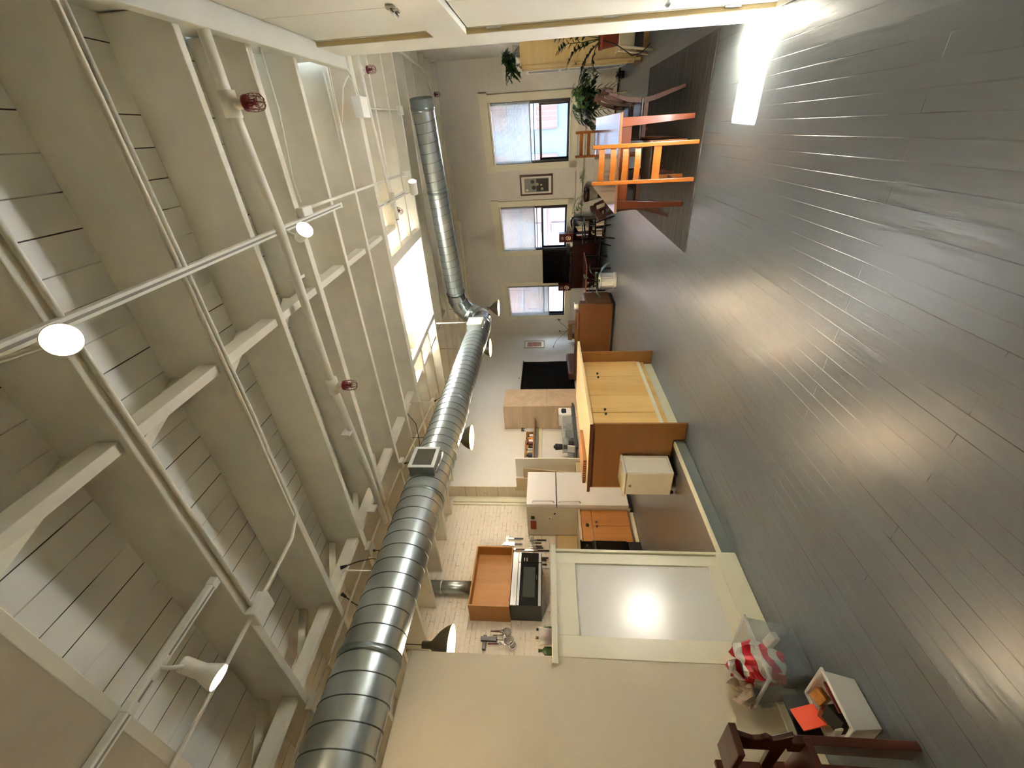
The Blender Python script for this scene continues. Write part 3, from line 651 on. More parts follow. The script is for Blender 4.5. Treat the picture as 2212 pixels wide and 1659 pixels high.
# black cords hanging at the junction boxes
for i, (lb, P) in enumerate((('black plug and cord looped over the conduit nearest the duct bend', [(-3.62,5.42,3.33),(-3.58,5.5,3.22),(-3.7,5.62,3.16),(-3.8,5.7,3.24),(-3.75,5.6,3.33)]),
    ('black plug and cord hanging between the joists above the duct', [(-3.27,3.59,3.22),(-3.33,3.7,3.12),(-3.2,3.85,3.07),(-3.0,4.0,3.12),(-2.95,4.15,3.26)]),
    ('short black plug cord at the conduit box above the big register', [(-3.22,2.37,3.15),(-3.26,2.40,3.05),(-3.3,2.5,2.95)]),
    ('wavy black cord crossing above the near duct', [(-2.95,2.0,3.2),(-2.98,2.08,3.1),(-3.1,2.2,3.05),(-3.25,2.3,2.98)]),
    ('black cord dangling between bridging boards beside the near duct', [(-3.14,1.9,3.2),(-3.2,1.86,3.1),(-3.3,1.85,2.98),(-3.36,1.8,2.85)]))):
    c = root('power_cord', lb, 'cord', P[0], None); MB().tube(P, .0045, 6).build('cord', 'black', c, smooth=True); MB().cyl(P[0], Vector(P[0])+(Vector(P[1])-Vector(P[0]))*.4, .016, .010, 8).build('plug', 'black', c, smooth=True)

# track rails and lamps
def rail(label, x, y0, y1):
    c = root('track_rail', label, 'rail', (x, (y0+y1)/2, zb((y0+y1)/2)-.03)); o = -.034
    ybar(x, .036, y0, y1, o, .032).build('channel', 'whitepaint', c, bevel=.003); ybar(x, .010, y0+.01, y1-.01, o-.001, .004).build('slot', 'vent_dark', c)
    for y in (y1, (y0+y1)/2): ybar(x, .042, y-.03, y+.01, o-.002, .036).build('end_fitting', 'whitepaint', c, bevel=.003)
rail('long white track rail carrying the big glaring lamp', -.455, -2.6, 3.70)
rail('short white track rail above the near white cylinder lamp', -1.735, .1, 1.09)
rail('short white track rail beside the skylight', -.62, 4.75, 5.95)
def lamp(label, face, d, r, L, base_p, power, style='flare', spot=2.2):
    face = Vector(face); d = Vector(d).normalized(); c = root('track_lamp', label, 'lamp', base_p, 'ceiling track lamps')
    if style == 'flare': prof = [(.001,-L),(r*.55,-L),(r*.62,-L+.01),(r*.62,-L*.45),(r*.75,-L*.33),(r*1.0,-.012),(r*1.03,0),(r*.97,.001)]
    else: prof = [(.001,-L),(r*.96,-L),(r,-L+.008),(r,-.004),(r*1.02,0),(r*.93,.001),(r*.9,-.01)]
    MB().lathe(face, prof, 28, d).build('lamp_body', 'whitepaint', c, smooth=True)
    MB().lathe(face-d*.004, [(.001,0),(r*.95,0)], 28, d).build('lamp_face', 'bulb_white', c)
    bp = Vector(base_p); hp = face-d*L*.8; MB().tube([bp, bp+Vector((0,0,-.03)), hp.lerp(bp,.35), hp], .008, 8).build('bracket', 'whitepaint', c, smooth=True)
    MB().obox(bp+Vector((0,0,.012)), (.032,.09,.03)).build('adapter', 'whitepaint', c, bevel=.003)
    point_light('lamp_light', face+d*.03, power, WARM, r*.8, c, spot, d, .8)
lamp('big glaring lamp nearest the viewer on the long track rail', (-.445,1.005,2.905), (.30,-.62,-.75), .047, .11, (-.455,.80,3.06), 10)
lamp('glaring flared lamp in the middle of the ceiling on the long rail', (-.435,2.52,2.945), (.52,-.48,-.72), .048, .12, (-.455,2.62,3.155), 10)
lamp('white cylinder lamp with a flat glaring bulb on the short near rail', (-1.905,.765,2.905), (-.35,-.12,-.93), .05, .17, (-1.735,.72,3.04), 17)
lamp('small white cylinder lamp by the duct with a yellow-rimmed bulb', (-.40,4.86,2.93), (.88,-.42,-.12), .043, .14, (-.62,4.95,3.30), 1.5, 'cyl')
lamp('unseen flared track lamp added behind the viewer for fill light', (-.45,-1.3,2.75), (.05,.25,-1), .048, .12, (-.455,-1.35,2.91), 24)  # added lamp out of view, warm fill for the near room
lamp('unseen flared track lamp added farthest behind the viewer for fill light', (-.45,-2.3,2.70), (-.3,.2,-1), .048, .12, (-.455,-2.3,2.85), 20)  # second added fill lamp, also out of view
tl = root('track_lamp', 'slim white lamp lying along the rail beside the skylight', 'lamp', (-.75,5.1,3.27), 'ceiling track lamps')
MB().cyl((-.52,5.05,3.24),(-.80,5.0,3.22),.022,n=14).build('lamp_body', 'whitepaint', tl, smooth=True); MB().cyl((-.80,5.0,3.22),(-.805,5.0,3.22),.019,n=14).build('lamp_face', 'dark', tl)

# pendants over the kitchen
M_['shade'] = metal('shade_steel', '#7e7a6e', .3, 1.0, .08); M_['shade_in'] = paint('shade_inside_cream', '#c8a24c', .5, .02, bmp=0)
def pendant(x, y, z, label, s=1.0, P=30):
    c = root('pendant_lamp', label, 'lamp', (x, y, z), 'dome pendant lamps hanging beside the duct')
    pr = [(.030,.235),(.030,.175),(.036,.165),(.062,.140),(.105,.100),(.140,.050),(.163,.0)]
    MB().lathe((x,y,z), [(r*s, q*s) for r, q in pr], 32).build('shade', 'shade', c, smooth=True)
    MB().lathe((x,y,z), [((r-.003)*s, (q-.001)*s) for r, q in pr], 32).build('shade_lining', 'shade_in', c, smooth=True)
    MB().lathe((x,y,z), [(.001,.245*s),(.028*s,.245*s),(.031*s,.232*s)], 16).build('socket', 'shade', c, smooth=True)
    MB().cyl((x,y,z+.24*s),(x,y,zb(y)-.005),.004,n=6).build('cord', 'black', c)
    MB().ball((x,y,z+.085*s), .03*s, 14, 10, (1,1,1.3)).build('bulb', 'bulb_small', c, smooth=True)
    point_light('pendant_light', (x,y,z-.05*s), P, (1.0,.84,.60), .035, c)
pendant(-3.62, 1.77, 2.33, 'steel dome pendant lamp partly hidden by the tall partition')
pendant(-3.36, 4.19, 2.50, 'steel dome pendant lamp beside the duct near the big register')
pendant(-3.30, 6.67, 2.533, 'dome pendant lamp tucked under the duct near the small register', 1.0, 34)
pendant(-3.08, 8.05, 2.50, 'farthest dome pendant lamp hanging in front of the left window', 1.0, 34)
# ================================================================ KITCHEN
PZ = 0.121
isl = root('kitchen_island', 'maple kitchen island with brown end panels, breakfast-bar height', 'cabinet', (-3.2, 4.6, PZ))
B(-3.80, -2.985, 3.765, 5.465, PZ, 1.018).build('body', 'maple', isl)
B(-3.80, -2.785, 3.70, 5.80, 1.020, 1.050).build('countertop', 'maple_top', isl, bevel=.003)
B(-3.80, -2.783, 3.688, 3.70, 1.016, 1.051).build('counter_edge', 'walnut', isl, bevel=.002)
for y in (3.74, 5.470):
    q = MB().prism([(-2.81,0.002),(-2.81,1.018),(-3.765,1.018),(-3.765,PZ+.001),(-3.046,PZ+.001),(-3.035,0.11),(-3.035,0.002)], 'y', y, y+.022)
    q.build('end_panel', 'end_panel', isl, bevel=.002)
m = MB(); m.box(-2.985, -2.972, 3.765, 5.465, .975, 1.018); m.box(-2.985,-2.972,3.765,3.79,.225,.975); m.build('face_frame', 'maple', isl)
for y0, y1, ky in ((3.785, 4.172, 4.125), (4.184, 4.553, 4.215), (4.558, 5.032, 4.985), (5.037, 5.462, 5.085)):
    dr = B(-2.985, -2.965, y0, y1, .228, .972).build('door', 'maple', isl, bevel=.002)
    MB().lathe((-2.965, ky, .82), [(.006,0),(.006,.010),(.015,.016),(.017,.024),(.011,.031),(.001,.033)], 14, (1,0,0)).build('knob', 'black', dr, smooth=True)
B(-3.0, -2.975, 3.765, 5.465, .177, .226).build('plinth_rail', 'halfwall', isl, bevel=.003)
B(-3.035, -3.012, 3.765, 5.465, .002, .174).build('toe_board', 'halfwall', isl, bevel=.003)
bb = root('butcher_block', 'thick butcher block with checkered end grain on the island top', 'cutting board', (-3.6, 4.1, 1.051))
B(-3.82, -3.44, 3.86, 4.45, 1.052, 1.092).build('board', wood('board_top','#a06f45','#b68458','y',.4,.8), bb, bevel=.003)
m = MB()
for i in range(10): m.box(-3.815+.0375*i, -3.815+.0375*(i+.5), 3.853, 3.86, 1.054, 1.090)
m.build('end_grain', 'walnut', bb)
cart = root('compost_cabinet', 'small cream metal cabinet on casters beside the island end', 'cabinet', (-3.42, 3.58, PZ))
B(-3.575, -3.255, 3.435, 3.725, .160, .665).build('body', 'cartwhite', cart, bevel=.008)
B(-3.59, -3.24, 3.42, 3.735, .662, .690).build('lid', 'cartwhite', cart, bevel=.008)
m = MB(); m.box(-3.257,-3.246,3.44,3.46,.16,.66); m.box(-3.257,-3.246,3.70,3.72,.16,.66); m.box(-3.257,-3.246,3.46,3.70,.16,.185); m.box(-3.257,-3.246,3.46,3.70,.635,.66); m.build('side_frame', 'cartwhite', cart, bevel=.003)
B(-3.45,-3.425,3.425,3.436,.60,.625).build('latch', 'vent_dark', cart, bevel=.003)
for x in (-3.55,-3.28):
    for y in (3.455,3.70): MB().cyl((x-.01,y,.143),(x+.01,y,.143),.021,n=12).build('caster', 'black', cart, smooth=True)

# fridge
fr = root('refrigerator', 'white two-door refrigerator, its beige side towards the half wall', 'refrigerator', (-5.8, 5.3, PZ))
B(-6.17, -5.47, 4.94, 5.715, .165, 1.897).build('body', 'fridge_side', fr, bevel=.008)
B(-5.465, -5.393, 4.938, 5.717, 1.392, 1.899).build('freezer_door', 'fridge', fr, bevel=.01)
B(-5.465, -5.393, 4.938, 5.717, .195, 1.378).build('door', 'fridge', fr, bevel=.01)
B(-5.50, -5.47, 4.95, 5.705, .125, .19).build('kick_grille', 'black', fr)
for z0, z1 in ((1.43,1.80),(.99,1.35)):
    m = MB(); m.tube([(-5.392,4.985,z0),(-5.355,4.985,z0+.03),(-5.352,4.985,(z0+z1)/2),(-5.355,4.985,z1-.03),(-5.392,4.985,z1)], .011, 8); m.build('handle', 'fridge', fr, smooth=True)
for nm, lb, x0, x1, z0, z1, mt, rz in (('fridge_magnet','black rectangular magnet high on the refrigerator side',-5.755,-5.68,1.765,1.828,'black',0),
      ('fridge_note','reddish-brown picture note high on the refrigerator side',-6.01,-5.80,1.74,1.84,'terracotta',0)):
    q = MB().obox(((x0+x1)/2,4.935,(z0+z1)/2),(x1-x0,.006,z1-z0),(0,rz,0)).build(nm, mt, bevel=.001); tag(q, lb, 'magnet')
for lb, x, z, rz in (('black and white clip magnet low on the refrigerator side',-5.61,1.42,.6),('pale tag magnet beside the black and white clip',-5.73,1.51,.6)):
    r = root('fridge_magnet', lb, 'magnet', (x,4.936,z)); MB().obox((x,4.935,z),(.085,.006,.045),(0,rz,0)).build('tag','paper',r); MB().obox((x,4.931,z),(.05,.004,.025),(0,rz,0)).build('print','black' if x>-5.7 else 'vent_dark',r)

# base cabinet, counter, range, wall units
bc = root('base_cabinet', 'small maple base cabinet with one drawer between refrigerator and stove', 'cabinet', (-5.85, 4.6, PZ))
B(-6.19, -5.515, 4.275, 4.93, .215, .995).build('carcass', 'cherry', bc)
dr = B(-5.515,-5.497,4.285,4.925,.822,.985).build('drawer','cherry',bc,bevel=.002); MB().ball((-5.49,4.61,.905),.034,12,8,(.35,1.1,.8)).build('cup_pull','black',dr,smooth=True)
for y0,y1,ky in ((4.285,4.603,4.575),(4.608,4.925,4.66)):
    dd_ = B(-5.515,-5.497,y0,y1,.225,.812).build('door','cherry',bc,bevel=.002); MB().lathe((-5.497,ky,.755),[(.006,0),(.006,.012),(.016,.018),(.017,.028),(.001,.034)],12,(1,0,0)).build('knob','black',dd_,smooth=True)
B(-5.56,-5.545,4.275,4.93,.122,.215).build('toe_kick','trim',bc)
ct = root('counter', 'beige counter with backsplash beside the refrigerator', 'counter', (-5.85,4.6,1.0))
B(-6.19,-5.48,4.27,4.934,.998,1.035).build('top','laminate',ct,bevel=.003); B(-6.19,-6.165,4.0,4.934,1.037,1.40).build('backsplash',paint('backsplash_beige','#c9b184',.5),ct); B(-6.165,-6.15,4.0,4.934,1.375,1.41).build('ledge','laminate',ct)
rg = root('stove', 'black kitchen stove mostly hidden behind the half wall', 'stove', (-5.8,3.85,PZ))
B(-6.16,-5.44,3.47,4.262,.17,1.02).build('body','blackgloss',rg,bevel=.006); B(-6.16,-5.42,3.465,4.265,1.02,1.045).build('cooktop','blackgloss',rg,bevel=.004)
B(-5.44,-5.395,3.49,4.24,.35,.86).build('oven_door','blackgloss',rg,bevel=.006); MB().cyl((-5.36,3.53,.83),(-5.36,4.2,.83),.014,n=10).build('handle','black',rg,smooth=True)
B(-5.44,-5.41,3.49,4.24,.14,.32).build('drawer','black',rg,bevel=.004)
for y in (3.6,3.78,3.96,4.14): MB().cyl((-5.42,y,.945),(-5.385,y,.945),.02,n=14).build('knob','black',rg,smooth=True)
mw = root('microwave_oven', 'black over-range microwave with silver top band and dark window', 'microwave', (-6.0,3.85,1.63))
B(-6.19,-5.815,3.42,4.29,1.640,2.090).build('body','black',mw,bevel=.004)
B(-5.815,-5.795,3.42,4.105,1.640,1.995).build('door','blackgloss',mw,bevel=.003)
B(-5.815,-5.797,4.115,4.29,1.640,1.995).build('control_panel','blackgloss',mw,bevel=.003)
B(-5.815,-5.792,3.42,4.29,2.002,2.09).build('top_vent','steel',mw,bevel=.003)
m=MB(); m.box(-5.795,-5.788,3.42,4.105,1.962,1.997); m.box(-5.797,-5.788,4.118,4.29,1.962,1.997); m.build('trim_strip','steel',mw)
m=MB(); m.box(-5.795,-5.788,3.42,4.105,1.648,1.685); m.box(-5.797,-5.788,4.118,4.29,1.648,1.685); m.build('bottom_strip','steel',mw)
B(-5.7955,-5.793,3.545,4.035,1.735,1.915).build('window',paint('mw_window','#3c423c',.15,bmp=0),mw)
MB().cyl((-5.785,3.82,1.712),(-5.785,3.90,1.712),.006,n=8).build('badge','chrome',mw)
for zz in (1.90,1.86): B(-5.797,-5.795,4.14,4.2,zz,zz+.018).build('button','vent_dark',mw)
ws = root('wall_box', 'open wooden box shelf above the microwave', 'shelf', (-6.0,3.9,2.1))
Y0,Y1,Z0,Z1=3.395,4.41,2.098,2.70
B(-6.19,-6.0,Y0+.02,Y1-.02,Z0+.02,Z1-.02).build('back','boxwood',ws)
for nm,a in (('side',(-6.19,-5.80,Y0,Y0+.022,Z0,Z1)),('side',(-6.19,-5.80,Y1-.022,Y1,Z0,Z1)),('board',(-6.19,-5.80,Y0+.022,Y1-.022,Z0,Z0+.022)),('board',(-6.19,-5.80,Y0+.022,Y1-.022,Z1-.022,Z1))): B(*a).build(nm,'boxwood',ws,bevel=.002)
fl = root('flue_pipe','round galvanized flue rising from the wooden box shelf','pipe',(-6.08,3.80,2.71))
MB().cyl((-6.09,3.85,2.702),(-6.09,3.85,3.45),.098,n=28).build('pipe','galv',fl,smooth=True); MB().lathe((-6.09,3.85,3.20),[(.1,0),(.106,.003),(.106,.035),(.1,.038)],28).build('joint_collar','steel',fl,smooth=True)

# knives on two magnetic racks
for lb,y0,y1,z in (('upper pair of thin knife rails on the brick wall',4.40,4.925,2.262),('lower pair of thin knife rails beside the microwave',4.38,4.90,1.826)):
    r=root('knife_rack',lb,'rack',(-6.19,(y0+y1)/2,z),'magnetic knife racks')
    for dz in (-.014,.014): B(-6.198,-6.186,y0,y1,z+dz-.005,z+dz+.005).build('rail','steel',r)
def knife(y, zt, zbm, blade_w, lb, hm='black', frac=.55, x=-6.176):
    r=root('kitchen_knife',lb,'knife',(x,y,zbm),'knives on the kitchen wall'); zh=zbm+(zt-zbm)*(1-frac)
    MB().prism([(y-blade_w/2,zh),(y+blade_w/2,zh),(y+blade_w/2,zt-.05),(y-blade_w*.3,zt)],'x',x-.001,x+.002).build('blade','steel',r)
    MB().obox((x,y,(zbm+zh)/2),(.016,.022,zh-zbm)).build('handle',hm,r,bevel=.005)
M_['navy']=paint('navy_handle','#1c2140',.4,.05,bmp=0); M_['maroon']=paint('maroon_handle','#5a1a1c',.4,.05,bmp=0)
knife(4.86,2.31,1.975,.018,'slim knife with navy handle, nearest the refrigerator on the upper rack','navy',.5)
knife(4.745,2.345,1.99,.075,'broad cleaver with black handle on the upper rack','black',.62)
knife(4.64,2.25,1.945,.03,'knife with maroon handle on the upper rack','maroon',.48)
knife(4.56,2.22,1.93,.035,'knife with dark blue handle above the microwave corner','navy',.45)
knife(4.835,1.90,1.57,.03,'long dark knife nearest the refrigerator on the lower rack','black',.5)
knife(4.775,1.86,1.66,.02,'short paring knife, second on the lower rack','black',.5)
knife(4.71,1.86,1.645,.022,'short knife with black handle in the middle of the lower rack','black',.5)
knife(4.675,1.88,1.62,.024,'pointed knife below the shiny spoon on the lower rack','black',.55)
knife(4.625,1.96,1.52,.04,'large chef knife on the lower rack left of the microwave','black',.55)
knife(4.48,1.90,1.535,.03,'black-handled knife just beside the microwave edge','black',.5)
knife(4.44,1.90,1.57,.03,'thick black-handled knife hidden behind the microwave edge','black',.5)
knife(4.36,1.88,1.56,.026,'last black-handled knife below the microwave corner','black',.5)
r=root('wall_outlet','small dark outlet on the wall below the microwave','outlet',(-6.19,4.36,1.42)); B(-6.199,-6.19,4.32,4.38,1.39,1.44).build('plate','black',r)
# utensils
def sieve(y,z,rr,lb,x=-6.12):
    r=root('strainer',lb,'strainer',(x,y,z),'strainers hanging on the kitchen wall')
    MB().tube([(x,y+rr*math.cos(2*PI*k/24),z+rr*math.sin(2*PI*k/24)) for k in range(25)],.005,6).build('rim','chrome',r,smooth=True)
    MB().lathe((x,y,z),[(rr,0),(rr*.85,-.02),(rr*.5,-.04),(.001,-.05)],20,(1,0,0)).build('mesh_bowl',glass('strainer_mesh',col='#8a8578',rough=.4,alpha=.5),r,smooth=True)
    MB().tube([(x,y,z+rr),(x-.01,y+.01,z+rr+.13)],.006,6).build('handle','chrome',r,smooth=True)
sieve(3.205,2.14,.065,'upper round wire strainer hanging below the wooden box'); sieve(3.10,2.10,.07,'lower round wire strainer beside the partition edge'); sieve(3.04,2.04,.05,'smallest strainer, half hidden by the tall partition')
r=root('utensil_rack','black wall rack holding utensils beside the tall partition','rack',(-6.15,3.08,2.4))
B(-6.19,-6.13,2.98,3.17,2.42,2.47).build('bar','black',r,bevel=.004); B(-6.15,-6.11,3.08,3.14,2.27,2.50).build('holder','black',r,bevel=.006)
for y,z0,mm,lb in ((3.215,2.20,'red','red-handled utensil hanging from the black rack'),(3.04,2.22,'red','short red utensil low on the black rack'),(3.16,2.16,'chrome','shiny ladle hanging from the black rack')):
    q=root('utensil',lb,'utensil',(-6.13,y,z0)); MB().tube([(-6.12,y,z0+.17),(-6.12,y+.01,z0+.03)],.008,6).build('handle',mm,q,smooth=True); MB().ball((-6.12,y+.01,z0),.022,10,8,(.5,1,1)).build('bowl','chrome',q,smooth=True)
# things on the half-wall cap
def bottle(name,lb,x,y,z,prof,mat_,cap=None,cat='bottle',grp=None,capz=None):
    r=root(name,lb,cat,(x,y,z),grp); MB().lathe((x,y,z),prof,18,close=True).build('body',mat_,r,smooth=True)
    if cap: MB().cyl((x,y,z+prof[-1][1]),(x,y,z+prof[-1][1]+capz),prof[-1][0]*1.15,n=12).build('cap',cap,r,smooth=True)
    return r
CZ=1.498
r=root('plastic_tub','clear plastic tub with purple contents on the half-wall cap','tub',(-3.1,1.62,CZ))
MB().lathe((-3.11,1.615,CZ),[(.040,0),(.048,.002),(.056,.085),(.060,.086),(.060,.093)],22).build('tub','frosted',r,smooth=True); MB().lathe((-3.11,1.615,CZ),[(.001,.004),(.044,.004),(.048,.045),(.001,.046)],18).build('contents','purple',r,smooth=True)
bottle('glass_bottle','green glass bottle with dark neck behind the plastic tub',-3.165,1.69,CZ,[(.022,0),(.024,.004),(.024,.05),(.009,.075),(.009,.10)],'bottlegreen','black',grp='bottles on the half-wall cap',capz=.012)
bottle('glass_bottle','second green bottle behind the plastic tub, on its far side',-3.185,1.64,CZ,[(.020,0),(.022,.004),(.022,.06),(.009,.085),(.009,.105)],'bottlegreen','brass',grp='bottles on the half-wall cap',capz=.012)
bottle('squeeze_bottle','white squeeze bottle with pointed nozzle beside the tub',-3.185,1.575,CZ,[(.022,0),(.024,.004),(.024,.055),(.02,.065),(.007,.09),(.003,.125)],'white',grp='bottles on the half-wall cap')
bottle('glass_bottle','short dark bottle nearest the tall partition on the cap',-3.12,1.52,CZ,[(.026,0),(.028,.004),(.028,.05),(.010,.065),(.010,.085)],'bottlegreen','black',grp='bottles on the half-wall cap',capz=.01)

# divider panel, bags behind the fridge
tag(B(-5.925,-5.45,6.145,6.175,0.0,2.165).build('divider_panel','whitepaint',bevel=.003),'tall white side panel standing behind the refrigerator','panel')
def bag(lb,x0,x1,y,z0,z1,lean):
    r=root('paper_bag',lb,'bag',((x0+x1)/2,y,z0),'paper bags wedged beside the refrigerator'); m=MB(); m.hexa([(x0,y,z0),(x1,y,z0),(x1,y+.03,z0),(x0,y+.03,z0),(x0-.02,y+lean,z1),(x1+.01,y+lean,z1),(x1,y+lean+.02,z1),(x0,y+lean+.02,z1)]); m.build('sheet','kraft',r,bevel=.004)
bag('folded kraft bag leaning between refrigerator and white panel',-5.85,-5.50,5.80,1.0,2.0,.12); bag('second folded kraft bag sticking out above the refrigerator',-5.90,-5.6,5.74,1.2,2.13,.02)
B(-5.9,-5.5,5.75,6.10,0.0,1.0).build('base_shelf','kraft'); bpy.data.objects['base_shelf'].name='storage_box'; tag(bpy.data.objects['storage_box'],'plain box on the floor hidden behind the refrigerator','box')

# back counter run with tall cabinet
cc=root('base_cabinet','low cabinets under the dark counter behind the island','cabinet',(-5.5,6.9,0))
B(-5.92,-5.24,6.18,7.685,0,.955).build('carcass','laminate',cc)
for k in range(3): B(-5.24,-5.222,6.19+.5*k,6.68+.5*k,.1,.94).build('door','laminate',cc,bevel=.002)
tag(B(-5.92,-5.19,6.178,7.69,.957,.998).build('counter','counterdark',bevel=.003),'dark grey countertop between white panel and tall cabinet','counter')
tc_=root('tall_cabinet','tall pale wood cabinet reaching well above the counter','cabinet',(-5.6,8.0,0))
B(-5.92,-5.305,7.70,8.42,0,2.525).build('body','laminate',tc_,bevel=.002)
for z0,z1 in ((.1,1.545),(1.55,2.52)): B(-5.305,-5.285,7.703,8.417,z0,z1).build('door','laminate',tc_,bevel=.002)
# spice shelf
sh=root('wall_shelf','thin wooden spice shelf over the dark counter','shelf',(-5.76,6.9,1.82))
B(-5.925,-5.60,6.18,7.69,1.812,1.832).build('board','orangewood',sh,bevel=.002); B(-5.925,-5.90,6.18,7.69,1.66,1.81).build('rail','halfwall',sh)
tr=root('spice_tray','open wooden spice box holding jars on the shelf','box',(-5.8,6.8,1.833))
m=MB(); m.box(-5.90,-5.65,6.20,7.25,1.833,1.845); m.box(-5.90,-5.885,6.20,7.25,1.845,2.03); m.box(-5.90,-5.65,7.235,7.25,1.845,2.0); m.box(-5.9,-5.65,6.2,6.215,1.845,2.0); m.build('case','orangewood',tr,bevel=.001)
SP=[(7.17,.10,.030,'paper','red','white jar with red lid, farthest in the spice box'),(7.08,.15,.028,'amber','black','tall amber spice jar with black cap'),(6.99,.11,.034,'white','red','wide white spice tin with red lid'),(6.90,.13,.03,'maroon','black','dark red spice jar in the spice box'),
    (6.80,.09,.032,'darkseat','brass','short brown jar with brass lid'),(6.71,.13,.027,'frosted','black','clear jar with black lid in the spice box'),(6.62,.10,.03,'potgrey','white','grey jar with white cap in the spice box'),(6.53,.12,.028,'navy','black','dark blue spice jar in the spice box'),
    (6.44,.09,.03,'black','chrome','black jar with shiny lid in the spice box'),(6.35,.12,.028,'white','terracotta','white jar with orange lid near the panel end'),(6.27,.08,.028,'amber','white','small amber jar, nearest the white panel')]
for y,h_,r_,mt,cp,lb in SP:
    bottle('spice_jar',lb,-5.70,y,1.846,[(r_,0),(r_*1.03,.003),(r_*1.03,h_*.8),(r_*.8,h_*.86)],mt,cp,'jar','jars in the spice box',h_*.14)
bottle('spice_jar','little clear jar standing high at the back of the spice box',-5.84,6.42,1.846,[(.03,0),(.03,.2),(.025,.21)],'plastic','paper','jar','jars in the spice box',.02)
r=root('spray_bottle','clear spray bottle with black trigger at the shelf end','bottle',(-5.72,7.38,1.833)); MB().lathe((-5.72,7.38,1.833),[(.045,0),(.048,.004),(.048,.16),(.018,.20),(.018,.22)],18,close=True).build('body','frosted',r,smooth=True)
m=MB(); m.cyl((-5.72,7.38,2.05),(-5.72,7.38,2.08),.02,n=10); m.obox((-5.72,7.41,2.10),(.03,.10,.03)); m.obox((-5.72,7.45,2.07),(.012,.012,.06),(-.4,0,0)); m.build('trigger','black',r,bevel=.003)
# counter appliances
r=root('toaster','white toaster with a black front knob panel on the dark counter','toaster',(-5.45,7.52,.999))
B(-5.62,-5.30,7.40,7.66,1.0,1.29).build('housing','white',r,bevel=.02); MB().prism([(7.46,1.12),(7.60,1.12),(7.62,1.2),(7.58,1.23),(7.48,1.23),(7.44,1.2)],'x',-5.299,-5.29).build('panel','black',r,bevel=.002)
r=root('storage_bin','large clear storage bin in the middle of the dark counter','bin',(-5.5,7.0,.999))
m=MB(); m.box(-5.7,-5.3,6.60,7.34,1.0,1.006); 
for a in ((-5.7,-5.695,6.6,7.34),(-5.305,-5.3,6.6,7.34),(-5.7,-5.3,6.6,6.605),(-5.7,-5.3,7.335,7.34)): m.box(*a,1.006,1.21)
m.build('tub','plastic',r); B(-5.71,-5.29,6.59,7.35,1.21,1.225).build('lid','frosted',r,bevel=.003)
for y,h_,mt,lb in ((7.2,.12,'vent_dark','grey pan stored inside the clear bin'),(6.98,.15,'black','black pot stored inside the clear bin')):
    q=MB().cyl((-5.5,y,1.008),(-5.5,y,1.008+h_),.08,n=20).build('cooking_pot',mt,smooth=True); tag(q,lb,'pot')
r=root('blender','black kitchen blender with a dark jug on the dark counter','blender',(-5.4,6.75,.999))
m=MB(); m.lathe((-5.62,6.70,1.0),[(.07,0),(.075,.01),(.05,.12),(.045,.14)],18,close=True); m.build('base','black',r,smooth=True); MB().lathe((-5.62,6.70,1.14),[(.045,0),(.065,.17),(.065,.20)],18,close=True).build('jug','black',r,smooth=True); MB().lathe((-5.62,6.70,1.34),[(.068,0),(.068,.03),(.03,.05),(.03,.07)],18,close=True).build('lid','black',r,smooth=True)
r=root('paper_pad','white pad standing at the panel end of the dark counter','pad',(-5.45,6.42,.999)); MB().obox((-5.42,6.40,1.07),(.16,.02,.14),(-.15,0,0)).build('pages','paper',r)
r=root('power_cord','tangle of black cable beside the white pad on the counter','cord',(-5.5,6.5,.999)); MB().tube([(-5.4+.05*math.sin(t*1.3),6.52+.05*math.cos(t*1.1),1.01+.10*abs(math.sin(t*.7))) for t in range(16)],.005,6).build('cord','black',r,smooth=True)
# ================================================================ LIVING AREA
# tapestry, small picture
tp=root('wall_hanging','large black cloth hanging on the left wall above the sofa','tapestry',(-5.92,10.2,.86))
m=MB(); n=24
vs=[];fs=[]
for i in range(n+1):
    for j in range(9):
        y=9.40+1.55*i/n; z=.80+1.43*j/8; vs.append((-5.915+.012*math.sin(i*1.3+.3*j)*(1-j/9)+.006*math.sin(i*2.1), y+.01*math.sin(j), z))
fs=[(i*9+j,(i+1)*9+j,(i+1)*9+j+1,i*9+j+1) for i in range(n) for j in range(8)]
m.add(vs,fs).build('cloth','cloth',tp,smooth=True,solid=.006)
MB().cyl((-5.90,9.36,2.24),(-5.90,11.0,2.24),.012,n=8).build('rod','black',tp,smooth=True); MB().ball((-5.91,10.0,2.32),.014).build('hook','black',tp)
def picture(name,lb,x,y0,y1,z0,z1,fmat,mat_w,imgf):
    r=root(name,lb,'picture',(x,(y0+y1)/2,z0)); w=.03
    m=MB(); m.box(x,x+.022,y0,y1,z0,z0+w); m.box(x,x+.022,y0,y1,z1-w,z1); m.box(x,x+.022,y0,y0+w,z0+w,z1-w); m.box(x,x+.022,y1-w,y1,z0+w,z1-w); m.build('frame',fmat,r,bevel=.002)
    B(x,x+.008,y0+w,y1-w,z0+w,z1-w).build('mat_board','paper',r); B(x+.008,x+.011,y0+w+mat_w,y1-w-mat_w,z0+w+mat_w,z1-w-mat_w).build('print',imgf,r)
M_['redprint']=paint('small_red_print','#a5776a',.7,.35,nscale=9,bmp=0)
picture('framed_picture','small framed reddish picture on the left wall near the corner',-5.928,11.90,12.41,1.61,2.265,'potgrey',.07,'redprint')

